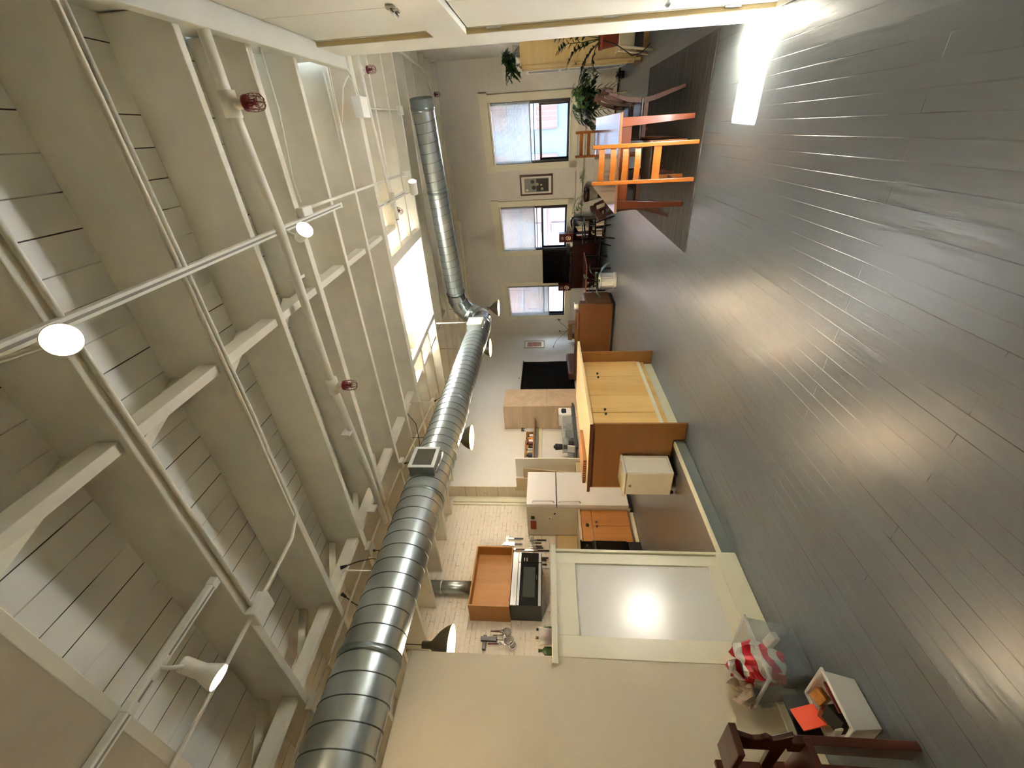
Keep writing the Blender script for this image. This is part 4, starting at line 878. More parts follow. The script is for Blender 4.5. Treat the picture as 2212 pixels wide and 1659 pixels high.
# sofa
sf=root('sofa','caramel leather sofa seen from behind, beyond the kitchen island','sofa',(-4.4,9.4,0))
B(-5.60,-3.37,8.905,9.14,.055,.79).build('back','leather',sf,bevel=.03,seg=3)
B(-3.60,-3.365,8.93,9.68,.055,.66).build('arm','leather',sf,bevel=.035,seg=3); B(-5.60,-5.40,9.0,9.68,.055,.66).build('arm','leather',sf,bevel=.035,seg=3)
B(-5.42,-3.58,9.1,9.70,.055,.42).build('seat','leather',sf,bevel=.03,seg=3)
for x0,x1 in ((-5.38,-4.60),(-4.58,-3.62)): B(x0,x1,8.97,9.26,.45,.865).build('back_cushion','leather',sf,bevel=.05,seg=4)
m=MB(); m.tube([(-3.38,8.908,.06),(-3.38,8.908,.755),(-3.41,8.908,.782),(-5.56,8.908,.782)],.008,6); m.tube([(-3.38,8.908,.062),(-5.56,8.908,.062)],.008,6); m.build('piping','leather',sf,smooth=True)
B(-5.58,-3.39,8.93,9.66,0.0,.055).build('plinth','black',sf)
ac=root('armchair','dark brown tufted leather chair against the left wall','armchair',(-5.5,10.4,0))
B(-5.86,-5.62,9.75,10.92,.1,.97).build('back','leather2',ac,bevel=.05,seg=4); B(-5.62,-5.0,9.85,10.82,.1,.45).build('seat','leather2',ac,bevel=.04,seg=3)
for y0,y1 in ((9.72,9.90),(10.78,10.95)): B(-5.75,-5.05,y0,y1,.1,.66).build('arm','leather2',ac,bevel=.04,seg=3)
m=MB()
for j in range(4):
    for i in range(6): m.ball((-5.618,9.95+.15*i,.55+.11*j),.012,8,6)
m.build('tufting_buttons','leather2',ac)
for x in (-5.8,-5.1):
    for y in (9.8,10.87): MB().cyl((x,y,0),(x,y,.1),.02,n=8).build('foot','black',ac)
# white creamer on the sofa back, coffee table
r=root('milk_jug','white ceramic jug standing on the sofa back corner','jug',(-3.47,9.02,.79))
MB().lathe((-3.47,9.02,.792),[(.001,0),(.045,0),(.062,.03),(.066,.07),(.075,.115),(.070,.115),(.06,.07),(.05,.03),(.001,.01)],20).build('bowl','pottery',r,smooth=True); MB().tube([(-3.40,9.02,.88),(-3.37,9.02,.915)],[.02,.008],8).build('spout','pottery',r,smooth=True)
ctb=root('coffee_table','low reddish polished table beyond the sofa','table',(-3.2,10.3,0))
M_['redtop']=wood('red_table_top','#7a4436','#93594a','x',.15,.8,.6)
MB().hexa([(-3.75,9.9,.555),(-2.80,9.9,.555),(-2.70,10.75,.555),(-3.75,10.75,.555),(-3.75,9.9,.585),(-2.80,9.9,.585),(-2.70,10.75,.585),(-3.75,10.75,.585)]).build('top','redtop',ctb,bevel=.004)
for x,y in ((-3.68,9.97),(-2.9,9.97),(-2.8,10.68),(-3.68,10.68)): MB().cyl((x,y,0),(x,y,.555),.02,.028,10).build('leg','redwood',ctb)
# media wall: console, television, speakers (aligned with the skewed wall)
def fdepth(m,x0,x1,d0,d1,z0,z1): return fbox(m,x0,x1,d0,d1,z0,z1)
cs=root('media_console','dark red wooden cabinet under the television','cabinet',(-3.2,fy(-3.2)-.35,0))
M0,M1=-3.98,-2.52
m=MB(); fdepth(m,M0,M1,-.52,-.06,.16,.80); m.build('body','redwood',cs,bevel=.003)
m=MB(); fdepth(m,M0-.02,M1+.02,-.54,-.05,.80,.825); m.build('top','redwood',cs,bevel=.003)
for k in range(3):
    a=M0+.03+.48*k; m=MB(); fdepth(m,a,a+.45,-.535,-.52,.2,.77); dr=m.build('door','redwood',cs,bevel=.004); m=MB(); m.ball((a+.40,fy(a+.40)-.545,.5),.012,8,6); m.build('knob','brass',dr)
for x in (M0+.04,M1-.04):
    for d_ in (-.5,-.1): MB().cyl((x,fy(x)+d_,0),(x,fy(x)+d_,.16),.02,n=8).build('leg','black',cs)
tv=root('television','large flat black television on the dark red cabinet','television',(-3.2,fy(-3.2)-.3,.83))
m=MB(); fbox(m,-3.845,-2.745,-.34,-.30,.872,1.625); m.build('bezel','black',tv,bevel=.003)
m=MB(); fbox(m,-3.83,-2.76,-.343,-.34,.89,1.61); m.build('screen','blackgloss',tv)
m=MB(); fbox(m,-3.5,-3.1,-.42,-.22,.827,.84); fbox(m,-3.33,-3.27,-.33,-.30,.84,.9); m.build('stand','black',tv)
r=root('sound_bar','slim dark sound bar lying in front of the television','speaker',(-3.3,fy(-3.3)-.48,.826)); m=MB(); fbox(m,-3.72,-2.85,-.50,-.43,.827,.870); m.build('body','black',r,bevel=.01); m=MB(); fbox(m,-3.70,-3.0,-.503,-.50,.845,.853); m.build('trim_strip','chrome',r)
def speaker(lb,x0,x1,z0):
    r=root('bookshelf_speaker',lb,'speaker',((x0+x1)/2,fy((x0+x1)/2)-.4,z0),'speakers beside the television'); m=MB(); fbox(m,x0,x1,-.50,-.25,z0,z0+.355); m.build('cabinet','speakerwood',r,bevel=.003)
    xm=(x0+x1)/2; nx=Vector((-FS,-1,0)).normalized(); c0=Vector((xm,fy(xm)-.50,z0+.12))+nx*.001
    for c,rr in ((c0,.062),(c0+Vector((0,0,.145)),.034)):
        MB().lathe(c,[(rr*1.15,0),(rr*1.15,.006),(rr,.008),(rr*.95,.002)],24,nx).build('driver_ring','chrome',r,smooth=True); MB().lathe(c,[(rr*.95,.002),(rr*.4,-.006),(rr*.3,.004),(.001,.006)],24,nx).build('cone','palewood' if rr>.05 else 'vent_dark',r,smooth=True)
speaker('bookshelf speaker right of the television, its round drivers visible',-2.56,-2.33,.826)
speaker('bookshelf speaker left of the television, in front of the window',-4.06,-3.85,.826)
# bookshelf with books beside the console
bs=root('bookcase','low bookcase with books behind the black chair','bookcase',(-2.2,fy(-2.2)-.3,0))
m=MB(); fbox(m,-2.50,-1.98,-.40,-.06,0.02,.05); fbox(m,-2.50,-1.98,-.40,-.06,.40,.43); fbox(m,-2.50,-1.98,-.42,-.05,.79,.822); fbox(m,-2.50,-2.47,-.40,-.06,0,.79); fbox(m,-2.01,-1.98,-.40,-.06,0,.79); fbox(m,-2.5,-1.98,-.08,-.06,.02,.8); m.build('case','redwood',bs)
bk=['paper','potgrey','kraft','maroon','white','navy','terracotta','paper','kraft','white']
for row,z in ((0,.051),(1,.431)):
    x=-2.455
    for k in range(10):
        w_=.030+.012*((k*7+row*3)%3); h_=.24+.03*((k*5+row)%4); m=MB(); fbox(m,x,x+w_-.004,-.36,-.14,z,z+h_); q=m.build('book',bk[(k+row*3)%10],bevel=.001)
        tag(q,'book in the %s row of the low bookcase'%('lower','upper')[row],'book','books in the %s row of the low bookcase'%('lower','upper')[row]); x+=w_
        if x>-2.05: break
r=root('table_lamp_base','small white device on the bookcase beside the speaker','device',(-2.62,fy(-2.62)-.4,.83)); m=MB(); fbox(m,-2.70,-2.60,-.46,-.40,.827,.885); m.build('body','white',r,bevel=.005); r.name='white_device'
# wall picture: two dark figures in a framed black and white photograph (generic shapes)
pr=root('framed_photograph','framed black and white photograph between the two right windows','picture',(-1.15,fy(-1.15)-.03,1.335))
x0,x1,z0,z1=-1.40,-.93,1.34,2.135; m=MB(); w=.035
fbox(m,x0,x1,-.03,0,z0,z0+w); fbox(m,x0,x1,-.03,0,z1-w,z1); fbox(m,x0,x0+w,-.03,0,z0+w,z1-w); fbox(m,x1-w,x1,-.03,0,z0+w,z1-w); m.build('frame',wood('frame_mahogany','#3d130e','#55201a','z',.3),pr,bevel=.002)
m=MB(); fbox(m,x0+w,x1-w,-.014,-.008,z0+w,z1-w); m.build('mat_board','paper',pr)
m=MB(); fbox(m,-1.325,-1.005,-.017,-.014,1.44,2.03); m.build('print',paint('photo_grey','#8d918f',.6,.1,bmp=0),pr)
m=MB(); fbox(m,-1.31,-1.02,-.019,-.017,1.445,1.74); m.build('dark_area','black',pr)
nx=Vector((-FS,-1,0)).normalized()
for (x,z,rr,mm) in ((-1.22,1.80,.05,'black'),(-1.14,1.72,.04,'potgrey'),(-1.08,1.83,.045,'black'),(-1.25,1.60,.035,'potgrey'),(-1.16,1.62,.02,'paper'),(-1.27,1.97,.03,'paper')):
    MB().cyl(Vector((x,fy(x)-.017,z)),Vector((x,fy(x)-.017,z))+nx*.004,rr,n=18).build('figure',mm,pr)

# windsor chair (black)
wc=root('windsor_chair','black spindle-back chair near the television','chair',(-2.0,9.9,0))
def wnd(m_): return m_
cx,cy=-2.08,10.02; ang=-1.04   # faces the window side
ca,sa=math.cos(ang),math.sin(ang)
def L(x,y,z): return (cx+x*ca-y*sa, cy+x*sa+y*ca, z)
m=MB(); vs=[]
pol=[(-.22,-.20),(.22,-.20),(.25,0),(.22,.20),(0,.24),(-.22,.20),(-.25,0)]
m.add([L(x,y,.40) for x,y in pol]+[L(x,y,.435) for x,y in pol],[tuple(range(6,-1,-1)),tuple(range(7,14))]+[(i,(i+1)%7,7+(i+1)%7,7+i) for i in range(7)]); m.build('seat','blackgloss',wc,bevel=.006)
for x,y in ((-.17,-.15),(.17,-.15),(-.17,.16),(.17,.16)):
    m=MB(); a=Vector(L(x,y,.40)); b=Vector(L(x*1.55,y*1.6,.0)); P=[a.lerp(b,t) for t in (0,.15,.3,.45,.6,.75,.9,1)]; m.tube(P,[.014,.018,.013,.021,.015,.022,.014,.012],8); m.build('leg','blackgloss',wc,smooth=True)
for x in (-.215,.215): MB().tube([L(x,-.195,.2),L(x,0,.2),L(x,.21,.2)],[.008,.016,.008],8).build('stretcher','blackgloss',wc,smooth=True)
MB().tube([L(-.215,0,.2),L(0,0,.2),L(.215,0,.2)],[.008,.016,.008],8).build('stretcher','blackgloss',wc,smooth=True)
for k in range(7):
    t=(k-3)/3; MB().tube([L(t*.17,.18,.43),L(t*.22,.27,.90)],.007,6).build('spindle','blackgloss',wc,smooth=True)
MB().tube([L(-.30,.25,.90),L(-.15,.285,.93),L(0,.295,.94),L(.15,.285,.93),L(.30,.25,.90)],[.014,.026,.030,.026,.014],8).build('crest_rail','blackgloss',wc,smooth=True)
for s in (-1,1):
    MB().tube([L(s*.23,.26,.66),L(s*.25,.0,.66),L(s*.24,-.18,.65)],[.012,.018,.024],8).build('arm','blackgloss',wc,smooth=True); MB().tube([L(s*.21,-.13,.43),L(s*.24,-.15,.65)],[.010,.016],8).build('arm_post','blackgloss',wc,smooth=True)
    for y in (-.02,.1): MB().tube([L(s*.21,y,.43),L(s*.24,y,.65)],.007,6).build('spindle','blackgloss',wc,smooth=True)
# white planter
pl_=root('planter','white fluted planter with broad leaves on the floor','planter',(-2.92,9.12,0))
n=40; m=MB(); prof=[(.175,0),(.185,.01),(.185,.05),(.172,.065),(.160,.07),(.168,.33),(.178,.34),(.178,.36),(.160,.36),(.150,.32)]
base_i=len(m.v); m.lathe((-2.92,9.12,0),prof,n)
m.v=[(x if k//n in (0,1,2,3) else -2.92+(x+2.92)*(1-.03*(k%2)), y if k//n in (0,1,2,3) else 9.12+(y-9.12)*(1-.03*(k%2)), z) for k,(x,y,z) in enumerate(m.v)]
m.build('pot','pottery',pl_); MB().lathe((-2.92,9.12,.31),[(.001,0),(.152,0)],24).build('soil','soil',pl_)
def foliage(par,c,spec,mat_,stem='stem',seed=1,name='foliage',curve=.3):
    rnd=random.Random(seed); lm=MB(); sm=MB()
    for (az,el,ln,lw,ll) in spec:
        d=Vector((math.cos(az)*math.cos(el),math.sin(az)*math.cos(el),math.sin(el))); p0=Vector(c); p1=p0+d*ln*.5+Vector((0,0,ln*.08)); p2=p0+d*ln
        sm.tube([p0,p1,p2],[.006,.004,.003],5); dd=(p2-p1).normalized()-Vector((0,0,.35)); lm.leaf(p2,dd,ll,lw,droop=curve,n=5)
    lm.build(name,mat_,par,smooth=True,solid=.0012); sm.build('stem',stem,par,smooth=True)
foliage(pl_,(-2.92,9.12,.32),[(.4,.9,.25,.12,.26),(2.4,.6,.28,.13,.28),(4.2,.5,.24,.12,.26),(5.4,.7,.22,.13,.30),(1.4,1.1,.3,.11,.24),(3.4,1.1,.2,.10,.25),(5.9,.2,.2,.12,.3),(4.8,1.0,.32,.1,.24)],paint('rubber_leaf','#4a5c48',.3,.2,bmp=0),seed=3)
# stoneware pot with trailing plants by the wall
po=root('potted_plant','stoneware pot with a dark glazed band and spiky plant by the wall','plant',(-1.42,fy(-1.42)-.25,.0))
c=Vector((-1.40,fy(-1.40)-.24,0))
MB().lathe(c+Vector((0,0,.27)),[(.11,0),(.13,.01),(.16,.18),(.165,.20)],24,close=False).build('pot','potgrey',po,smooth=True); MB().lathe(c+Vector((0,0,.47)),[(.165,0),(.178,.04),(.182,.115),(.17,.115),(.16,.06)],24).build('rim','potbrown',po,smooth=True)
MB().lathe(c+Vector((0,0,.55)),[(.001,0),(.165,0)],20).build('soil','soil',po); MB().cyl(c+Vector((0,0,0)),c+Vector((0,0,.27)),.10,.11,12).build('stand','black',po)
m=MB(); s=MB(); p0=c+Vector((.0,0,.55)); tp_=p0+Vector((.36,-.02,.10)); s.tube([p0,p0+Vector((.06,0,.08)),p0+Vector((.22,-.02,.09)),tp_],.006,6)
for k in range(16):
    a=2*PI*k/16; m.leaf(tp_,(math.cos(a)*.7,math.sin(a)*.5,.35+.6*((k*7)%5)/5-.35),.17,.022,droop=.3)
p2=p0+Vector((-.42,-.05,.30)); s.tube([p0,p0+Vector((-.1,0,.2)),p0+Vector((-.28,-.02,.30)),p2],.006,6)
for k in range(9): m.leaf(p0.lerp(p2,.35+.08*k),(-.5+.2*(k%3),-.6 if k%2 else .4,.3-.3*(k%2)),.12,.075,droop=.6)
m.build('foliage','leaf_bright',po,smooth=True,solid=.001); s.build('stem','stem',po,smooth=True)
# plant box stand in the left corner
ps=root('plant_stand','small wooden bench with a trailing vine in the far left corner','stand',(-5.5,12.4,0))
m=MB(); m.box(-5.75,-5.20,12.05,12.35,.74,.86); m.build('shelf','orangewood',ps,bevel=.003)
for x in (-5.72,-5.24): B(x,x+.04,12.06,12.34,0,.74).build('leg','orangewood',ps,bevel=.003)
m=MB(); s=MB(); p0=Vector((-5.45,12.15,.86))
for P in ([p0,p0+Vector((-.15,-.05,.2)),p0+Vector((-.3,-.1,.38)),p0+Vector((-.45,-.2,.47))],[p0,p0+Vector((.15,-.03,.1)),p0+Vector((.3,-.05,.26)),p0+Vector((.42,-.05,.34))],[p0,p0+Vector((-.05,0,.15)),p0+Vector((-.02,0,.25))]):
    s.tube(P,.006,6)
    for k in range(3): m.leaf(P[-1],(random.uniform(-1,1),random.uniform(-.8,.2),random.uniform(-.4,.7)),.10,.05,droop=.4)
m.build('foliage','leaf_dark',ps,smooth=True,solid=.001); s.build('stem','stem',ps,smooth=True)

# rug, dining table, chairs
rg_=B(-1.235,.655,4.735,7.51,.001,.012).build('rug','rug',bevel=.003); tag(rg_,'large dark striped rug under the dining table','rug')
RZ=.0125
tb=root('dining_table','cherry dining table with a shiny top reflecting the window','table',(-.37,6.2,RZ))
B(-.85,.10,5.02,7.38,.722,.750).build('tabletop','tabletop',tb,bevel=.004)
m=MB(); m.box(-.80,.045,5.065,5.087,.62,.722); m.box(-.80,.045,7.313,7.335,.62,.722); m.box(-.80,-.778,5.08,7.32,.62,.722); m.box(.025,.047,5.08,7.32,.62,.722); m.build('apron','tablewood',tb,bevel=.002)
for x,y,sx,sy in ((.055,5.05,-1,1),(-.81,5.05,1,1),(.055,7.35,-1,-1),(-.81,7.35,1,-1)):
    m=MB(); a,b=.085,.045; x1=x+sx*a; y1=y+sy*a; x2=x+sx*(b); y2=y+sy*b; q=[(min(x,x2),min(y,y2)),(max(x,x2),min(y,y2)),(max(x,x2),max(y,y2)),(min(x,x2),max(y,y2))]; t=[(min(x,x1),min(y,y1)),(max(x,x1),min(y,y1)),(max(x,x1),max(y,y1)),(min(x,x1),max(y,y1))]
    m.hexa([(u,v,RZ) for u,v in q]+[(u,v,.72) for u,v in t]).build('leg',wood('table_leg_wood','#74330f','#8c431a','z',.35,.7,.3) if x>0 and y<6 else 'tablewood',tb,bevel=.003)
# ladder-back oak chair, local frame: back at y=0, seat towards +y
def oak_chair(label,loc,rz):
    c=root('dining_chair',label,'chair',(0,0,0),'oak ladder-back chairs at the table ends')
    for s in (-1,1):
        m=MB(); x=s*.165; m.hexa([(x-.018,-.045,0),(x+.018,-.045,0),(x+.018,-.005,0),(x-.018,-.005,0),(x-.018,-.02,1.02),(x+.018,-.02,1.02),(x+.018,.02,1.02),(x-.018,.02,1.02)]); m.build('back_post','chairwood',c,bevel=.004)
        B(s*.165-.018,s*.165+.018,.36,.396,0,.415).build('leg','chairwood',c,bevel=.004); B(s*.165-.01,s*.165+.01,.02,.36,.36,.41).build('seat_rail','chairwood',c,bevel=.002)
        B(s*.165-.01,s*.165+.01,.0,.36,.13,.16).build('stretcher','chairwood',c,bevel=.002)
    for z in (.90,.785,.665,.545):
        m=MB(); n=8
        for i in range(n):
            xa=-.15+.30*i/n; xb=-.15+.30*(i+1)/n; f=lambda x:-.035*(1-(x/.15)**2)
            m.hexa([(xa,f(xa)-.006,z),(xb,f(xb)-.006,z),(xb,f(xb)+.006,z),(xa,f(xa)+.006,z),(xa,f(xa)-.006,z+.055),(xb,f(xb)-.006,z+.055),(xb,f(xb)+.006,z+.055),(xa,f(xa)+.006,z+.055)])
        m.build('slat','chairwood',c)
    B(-.15,.15,-.022,-.002,.345,.42).build('apron','chairwood',c,bevel=.002); B(-.15,.15,.37,.39,.345,.41).build('apron','chairwood',c,bevel=.002)
    B(-.185,.185,.005,.41,.416,.445).build('seat','darkseat',c,bevel=.01)
    c.location=loc; c.rotation_euler=(0,0,rz); return c
oc=oak_chair('golden oak ladder-back chair nearest the viewer, back turned',(-.352,4.83,RZ),0)
dup(oc,(-.245,7.62,RZ),PI,'golden oak ladder-back chair at the far end of the table')
# curved teak side chairs, local: back at x=0 leaning to +x, seat towards -x, width along y
def teak_chair(label,loc,rz):
    c=root('dining_chair',label,'chair',(0,0,0),'curved teak chairs along the table sides')
    for s in (-1,1):
        y=s*.20; pts=[(.06,y,0),(.015,y,.15),(-.03,y,.30),(-.05,y,.43),(-.035,y,.58),(.0,y,.70),(.035,y,.79)]
        m=MB()
        for a,b in zip(pts,pts[1:]):
            wa,wb=.017+.009*(1-abs(a[2]-.43)/.43),.017+.009*(1-abs(b[2]-.43)/.43)
            m.hexa([(a[0]-wa,y-.014,a[2]),(a[0]+wa,y-.014,a[2]),(a[0]+wa,y+.014,a[2]),(a[0]-wa,y+.014,a[2]),(b[0]-wb,y-.014,b[2]),(b[0]+wb,y-.014,b[2]),(b[0]+wb,y+.014,b[2]),(b[0]-wb,y+.014,b[2])])
        m.build('back_post','teak',c,bevel=.003)
        MB().tube([(-.42,y,0),(-.41,y,.41)],[.014,.02],8).build('leg','teak',c,smooth=True); MB().obox((-.23,y,.395),(.37,.022,.045),(0,.03,0)).build('seat_rail','teak',c,bevel=.003)
    m=MB(); n=10
    for i in range(n):
        ya=-.23+.46*i/n; yb=-.23+.46*(i+1)/n; f=lambda y:.045+.035*(1-(y/.23)**2)
        m.hexa([(f(ya)-.012,ya,.755),(f(ya)+.012,ya,.755),(f(yb)+.012,yb,.755),(f(yb)-.012,yb,.755),(f(ya)+.005,ya,.84),(f(ya)+.028,ya,.84),(f(yb)+.028,yb,.84),(f(yb)+.005,yb,.84)])
    m.build('crest_rail','teak',c)
    MB().obox((-.03,0,.56),(.018,.38,.045)).build('slat','teak',c,bevel=.003)
    MB().obox((-.22,0,.435),(.40,.44,.035)).build('seat','darkseat',c,bevel=.012); MB().obox((-.41,0,.39),(.02,.38,.04)).build('apron','teak',c,bevel=.002); MB().obox((-.045,0,.39),(.02,.38,.04)).build('apron','teak',c,bevel=.002)
    c.location=loc; c.rotation_euler=(0,0,rz); return c
tk=teak_chair('curved teak chair on the right side of the table, nearer the viewer',(.255,5.74,RZ),0)
dup(tk,(.235,6.52,RZ),.05,'curved teak chair on the right side of the table, farther one')
dup(tk,(-.93,5.78,RZ),PI,'curved teak chair on the left side of the table, nearer the viewer')
dup(tk,(-.98,6.50,RZ),PI-.05,'curved teak chair on the left side of the table, farther one')
# ================================================================ RIGHT SIDE SHELVES AND PLANTS
un=root('shelf_unit','tall birch shelf unit with a plain side panel at the right wall','shelf unit',(1.0,8.5,0))
B(.86,1.245,8.215,8.235,.10,1.86).build('side_panel','bookwood',un)
m=MB(); m.box(.83,.865,8.19,8.235,.03,1.885); m.box(.83,1.25,8.19,8.235,1.86,1.885); m.box(.83,1.25,8.19,8.235,1.0,1.035); m.box(.83,1.25,8.19,8.235,.10,.13); m.build('frame','bookwood',un,bevel=.002)
m=MB(); m.box(.85,1.25,8.235,8.75,1.86,1.88); m.box(.85,1.25,8.73,8.75,.03,1.86); m.box(.85,1.25,8.235,8.73,1.0,1.02); m.box(.85,1.25,8.235,8.73,.12,.14); m.build('carcass','bookwood',un)
B(.80,1.25,8.15,8.80,0.0,.03).build('base_board','orangewood',un,bevel=.003)
gc=root('glass_cabinet','white glazed cabinet behind the birch shelf unit','cabinet',(1.05,9.4,0))
m=MB(); m.box(.90,.93,8.95,8.99,.07,1.85); m.box(.90,.93,9.80,9.84,.07,1.85); m.box(.90,.93,8.99,9.80,1.80,1.85); m.box(.90,.93,8.99,9.80,.07,.13); m.box(.90,.93,8.99,9.80,1.20,1.25); m.box(.90,.93,9.37,9.41,.13,1.8); m.build('door_frame','white',gc,bevel=.002)
m=MB(); m.box(.93,1.245,8.95,8.97,.05,1.85); m.box(.93,1.245,9.82,9.84,.05,1.85); m.box(.93,1.245,8.95,9.84,1.84,1.86); m.box(.93,1.245,8.95,9.84,.03,.07); m.box(1.23,1.245,8.97,9.82,.07,1.84); m.build('carcass','white',gc)
B(.912,.916,8.99,9.80,.13,1.80).build('glass_front',glass('cabinet_glass',col='#9fb4d0',alpha=.25,rough=.03),gc)
for x in (.93,1.2):
    for y in (8.98,9.80): B(x,x+.03,y-.02,y+.01,0,.05).build('foot','white',gc)
# stool, crate, terracotta pot with glossy plant
st=root('stool','small pale wooden stool holding the terracotta pot','stool',(1.0,7.6,0))
B(.88,1.22,7.40,7.80,.46,.485).build('seat','palewood',st,bevel=.004)
for x,y,dx,dy in ((.92,7.44,-.07,-.0),(1.18,7.44,.04,0),(.92,7.76,-.07,.06),(1.18,7.76,.04,.05)): MB().tube([(x,y,.46),(x+dx,y+dy,0.0)],[.02,.014],8).build('leg','palewood',st,smooth=True)
bx=root('crate','pale wooden crate under the pot stool','crate',(1.1,7.95,0)); m=MB(); m.box(.96,1.23,7.90,7.92,.20,.44); m.box(.96,.98,7.92,8.12,.2,.44); m.box(.96,1.23,7.9,8.12,.19,.21); m.box(1.21,1.23,7.92,8.12,.2,.44); m.build('case','palewood',bx,bevel=.002)
q=B(.95,1.23,7.88,8.13,.0,.185).build('storage_box','black',bevel=.004); tag(q,'black box on the floor under the pale crate','box')
q=B(.93,1.24,7.84,7.87,.0,.07).build('plank','orangewood',bevel=.003); tag(q,'orange wooden plank on the floor before the black box','plank')
zz=root('potted_plant','glossy arching plant in a terracotta pot on the stool','plant',(1.02,7.55,.487))
MB().lathe((1.03,7.50,.487),[(.085,0),(.10,.005),(.125,.21),(.135,.212),(.135,.255),(.12,.255),(.11,.20)],24).build('pot','terracotta',zz,smooth=True); MB().lathe((1.03,7.50,.70),[(.001,0),(.115,0)],20).build('soil','soil',zz)
def frond(lm,sm,P,n,ll,lw,seed=0,droop=.2):
    rnd=random.Random(seed); P=[Vector(p) for p in P]; sm.tube(P,[.007-.004*i/(len(P)-1) for i in range(len(P))],6)
    def at(t):
        t=t*(len(P)-1); k=min(int(t),len(P)-2); return P[k].lerp(P[k+1],t-k),(P[k+1]-P[k]).normalized()
    for i in range(n):
        t=.30+.70*i/(n-1); p,d=at(t); s=d.cross(Vector((0,0,1)));
        if s.length<.2: s=Vector((1,0,0))
        s.normalize(); sg=1 if i%2 else -1; lm.leaf(p,d*.7+s*sg*.8+Vector((0,0,rnd.uniform(-.1,.3))),ll*rnd.uniform(.85,1.2)*1.25,lw*1.35,droop=droop)
lm=MB(); sm=MB(); b0=Vector((1.03,7.50,.70))
for i,(P,n) in enumerate((([b0,b0+Vector((-.05,0,.20)),b0+Vector((-.12,-.05,.38)),b0+Vector((-.24,-.08,.46))],14),([b0,b0+Vector((-.10,-.02,.12)),b0+Vector((-.22,-.05,.22)),b0+Vector((-.34,-.08,.27))],16),([b0,b0+Vector((-.13,.05,.15)),b0+Vector((-.28,.05,.26)),b0+Vector((-.44,.0,.30))],14),
      ([b0,b0+Vector((-.02,.05,.25)),b0+Vector((-.03,.0,.48)),b0+Vector((-.10,-.06,.60))],14),([b0,b0+Vector((-.12,-.1,.10)),b0+Vector((-.26,-.15,.14)),b0+Vector((-.38,-.2,.12))],12),([b0,b0+Vector((.05,.05,.25)),b0+Vector((.08,.08,.45)),b0+Vector((.05,.05,.62))],12))): frond(lm,sm,P,n,.075,.042,i)
lm.build('foliage','leaf_dark',zz,smooth=True,solid=.001); sm.build('stem','stem',zz,smooth=True)
r=root('power_cord','black cable draped from the pot stool to the floor','cord',(.9,7.5,.4)); MB().tube([(.99,7.38,.70),(.93,7.36,.52),(.86,7.37,.40),(.80,7.38,.30),(.82,7.40,.18),(.88,7.40,.10),(.92,7.38,.06)],.006,6).build('cord','black',r,smooth=True)
r=root('desk_lamp','small white lamp head among the glossy leaves','lamp',(.70,8.9,1.15)); MB().lathe((.84,8.80,1.10),[(.012,.10),(.02,.09),(.045,.0)],16,(.8,.2,.55)).build('lamp_head','white',r,smooth=True); MB().tube([(.90,8.9,1.16),(1.0,8.93,1.0),(1.02,8.9,.5),(1.02,8.88,0)],.008,6).build('pole','white',r,smooth=True)
# fern on top of the unit
fn=root('potted_plant','feathery fern spilling over the top of the birch unit','plant',(1.1,8.5,1.89)); MB().lathe((1.08,8.45,1.886),[(.06,0),(.07,.005),(.085,.12),(.08,.12)],18).build('pot','pottery',fn,smooth=True)
lm=MB(); sm=MB(); b0=Vector((1.05,8.45,2.0))
rnd=random.Random(5)
for i in range(20):
    a=PI*.5+PI*1.0*i/19; e=Vector((math.cos(a),math.sin(a)*.5,0)); P=[b0,b0+e*.10+Vector((0,0,.10+.08*rnd.random())),b0+e*.22+Vector((0,0,.14*rnd.random())),b0+e*(.30+.08*rnd.random())+Vector((0,0,-.10+.25*rnd.random()))]; frond(lm,sm,P,26,.06,.02,i)
lm.build('foliage','leaf',fn,smooth=True,solid=.0008); sm.build('stem','stem',fn,smooth=True)
fn=root('potted_plant','dark broad-leaved plant beside the fern on the birch unit','plant',(1.0,8.35,1.89)); MB().lathe((.95,8.30,1.886),[(.04,0),(.045,.004),(.055,.07),(.05,.07)],16).build('pot','pottery',fn,smooth=True)
lm=MB(); b0=Vector((.95,8.30,1.955))
for k in range(7): lm.leaf(b0,(math.cos(k*1.1+1.5),math.sin(k*1.1)*.6,.25+.3*(k%3)),.20,.07,droop=.7)
lm.build('foliage','leaf_dark',fn,smooth=True,solid=.001)
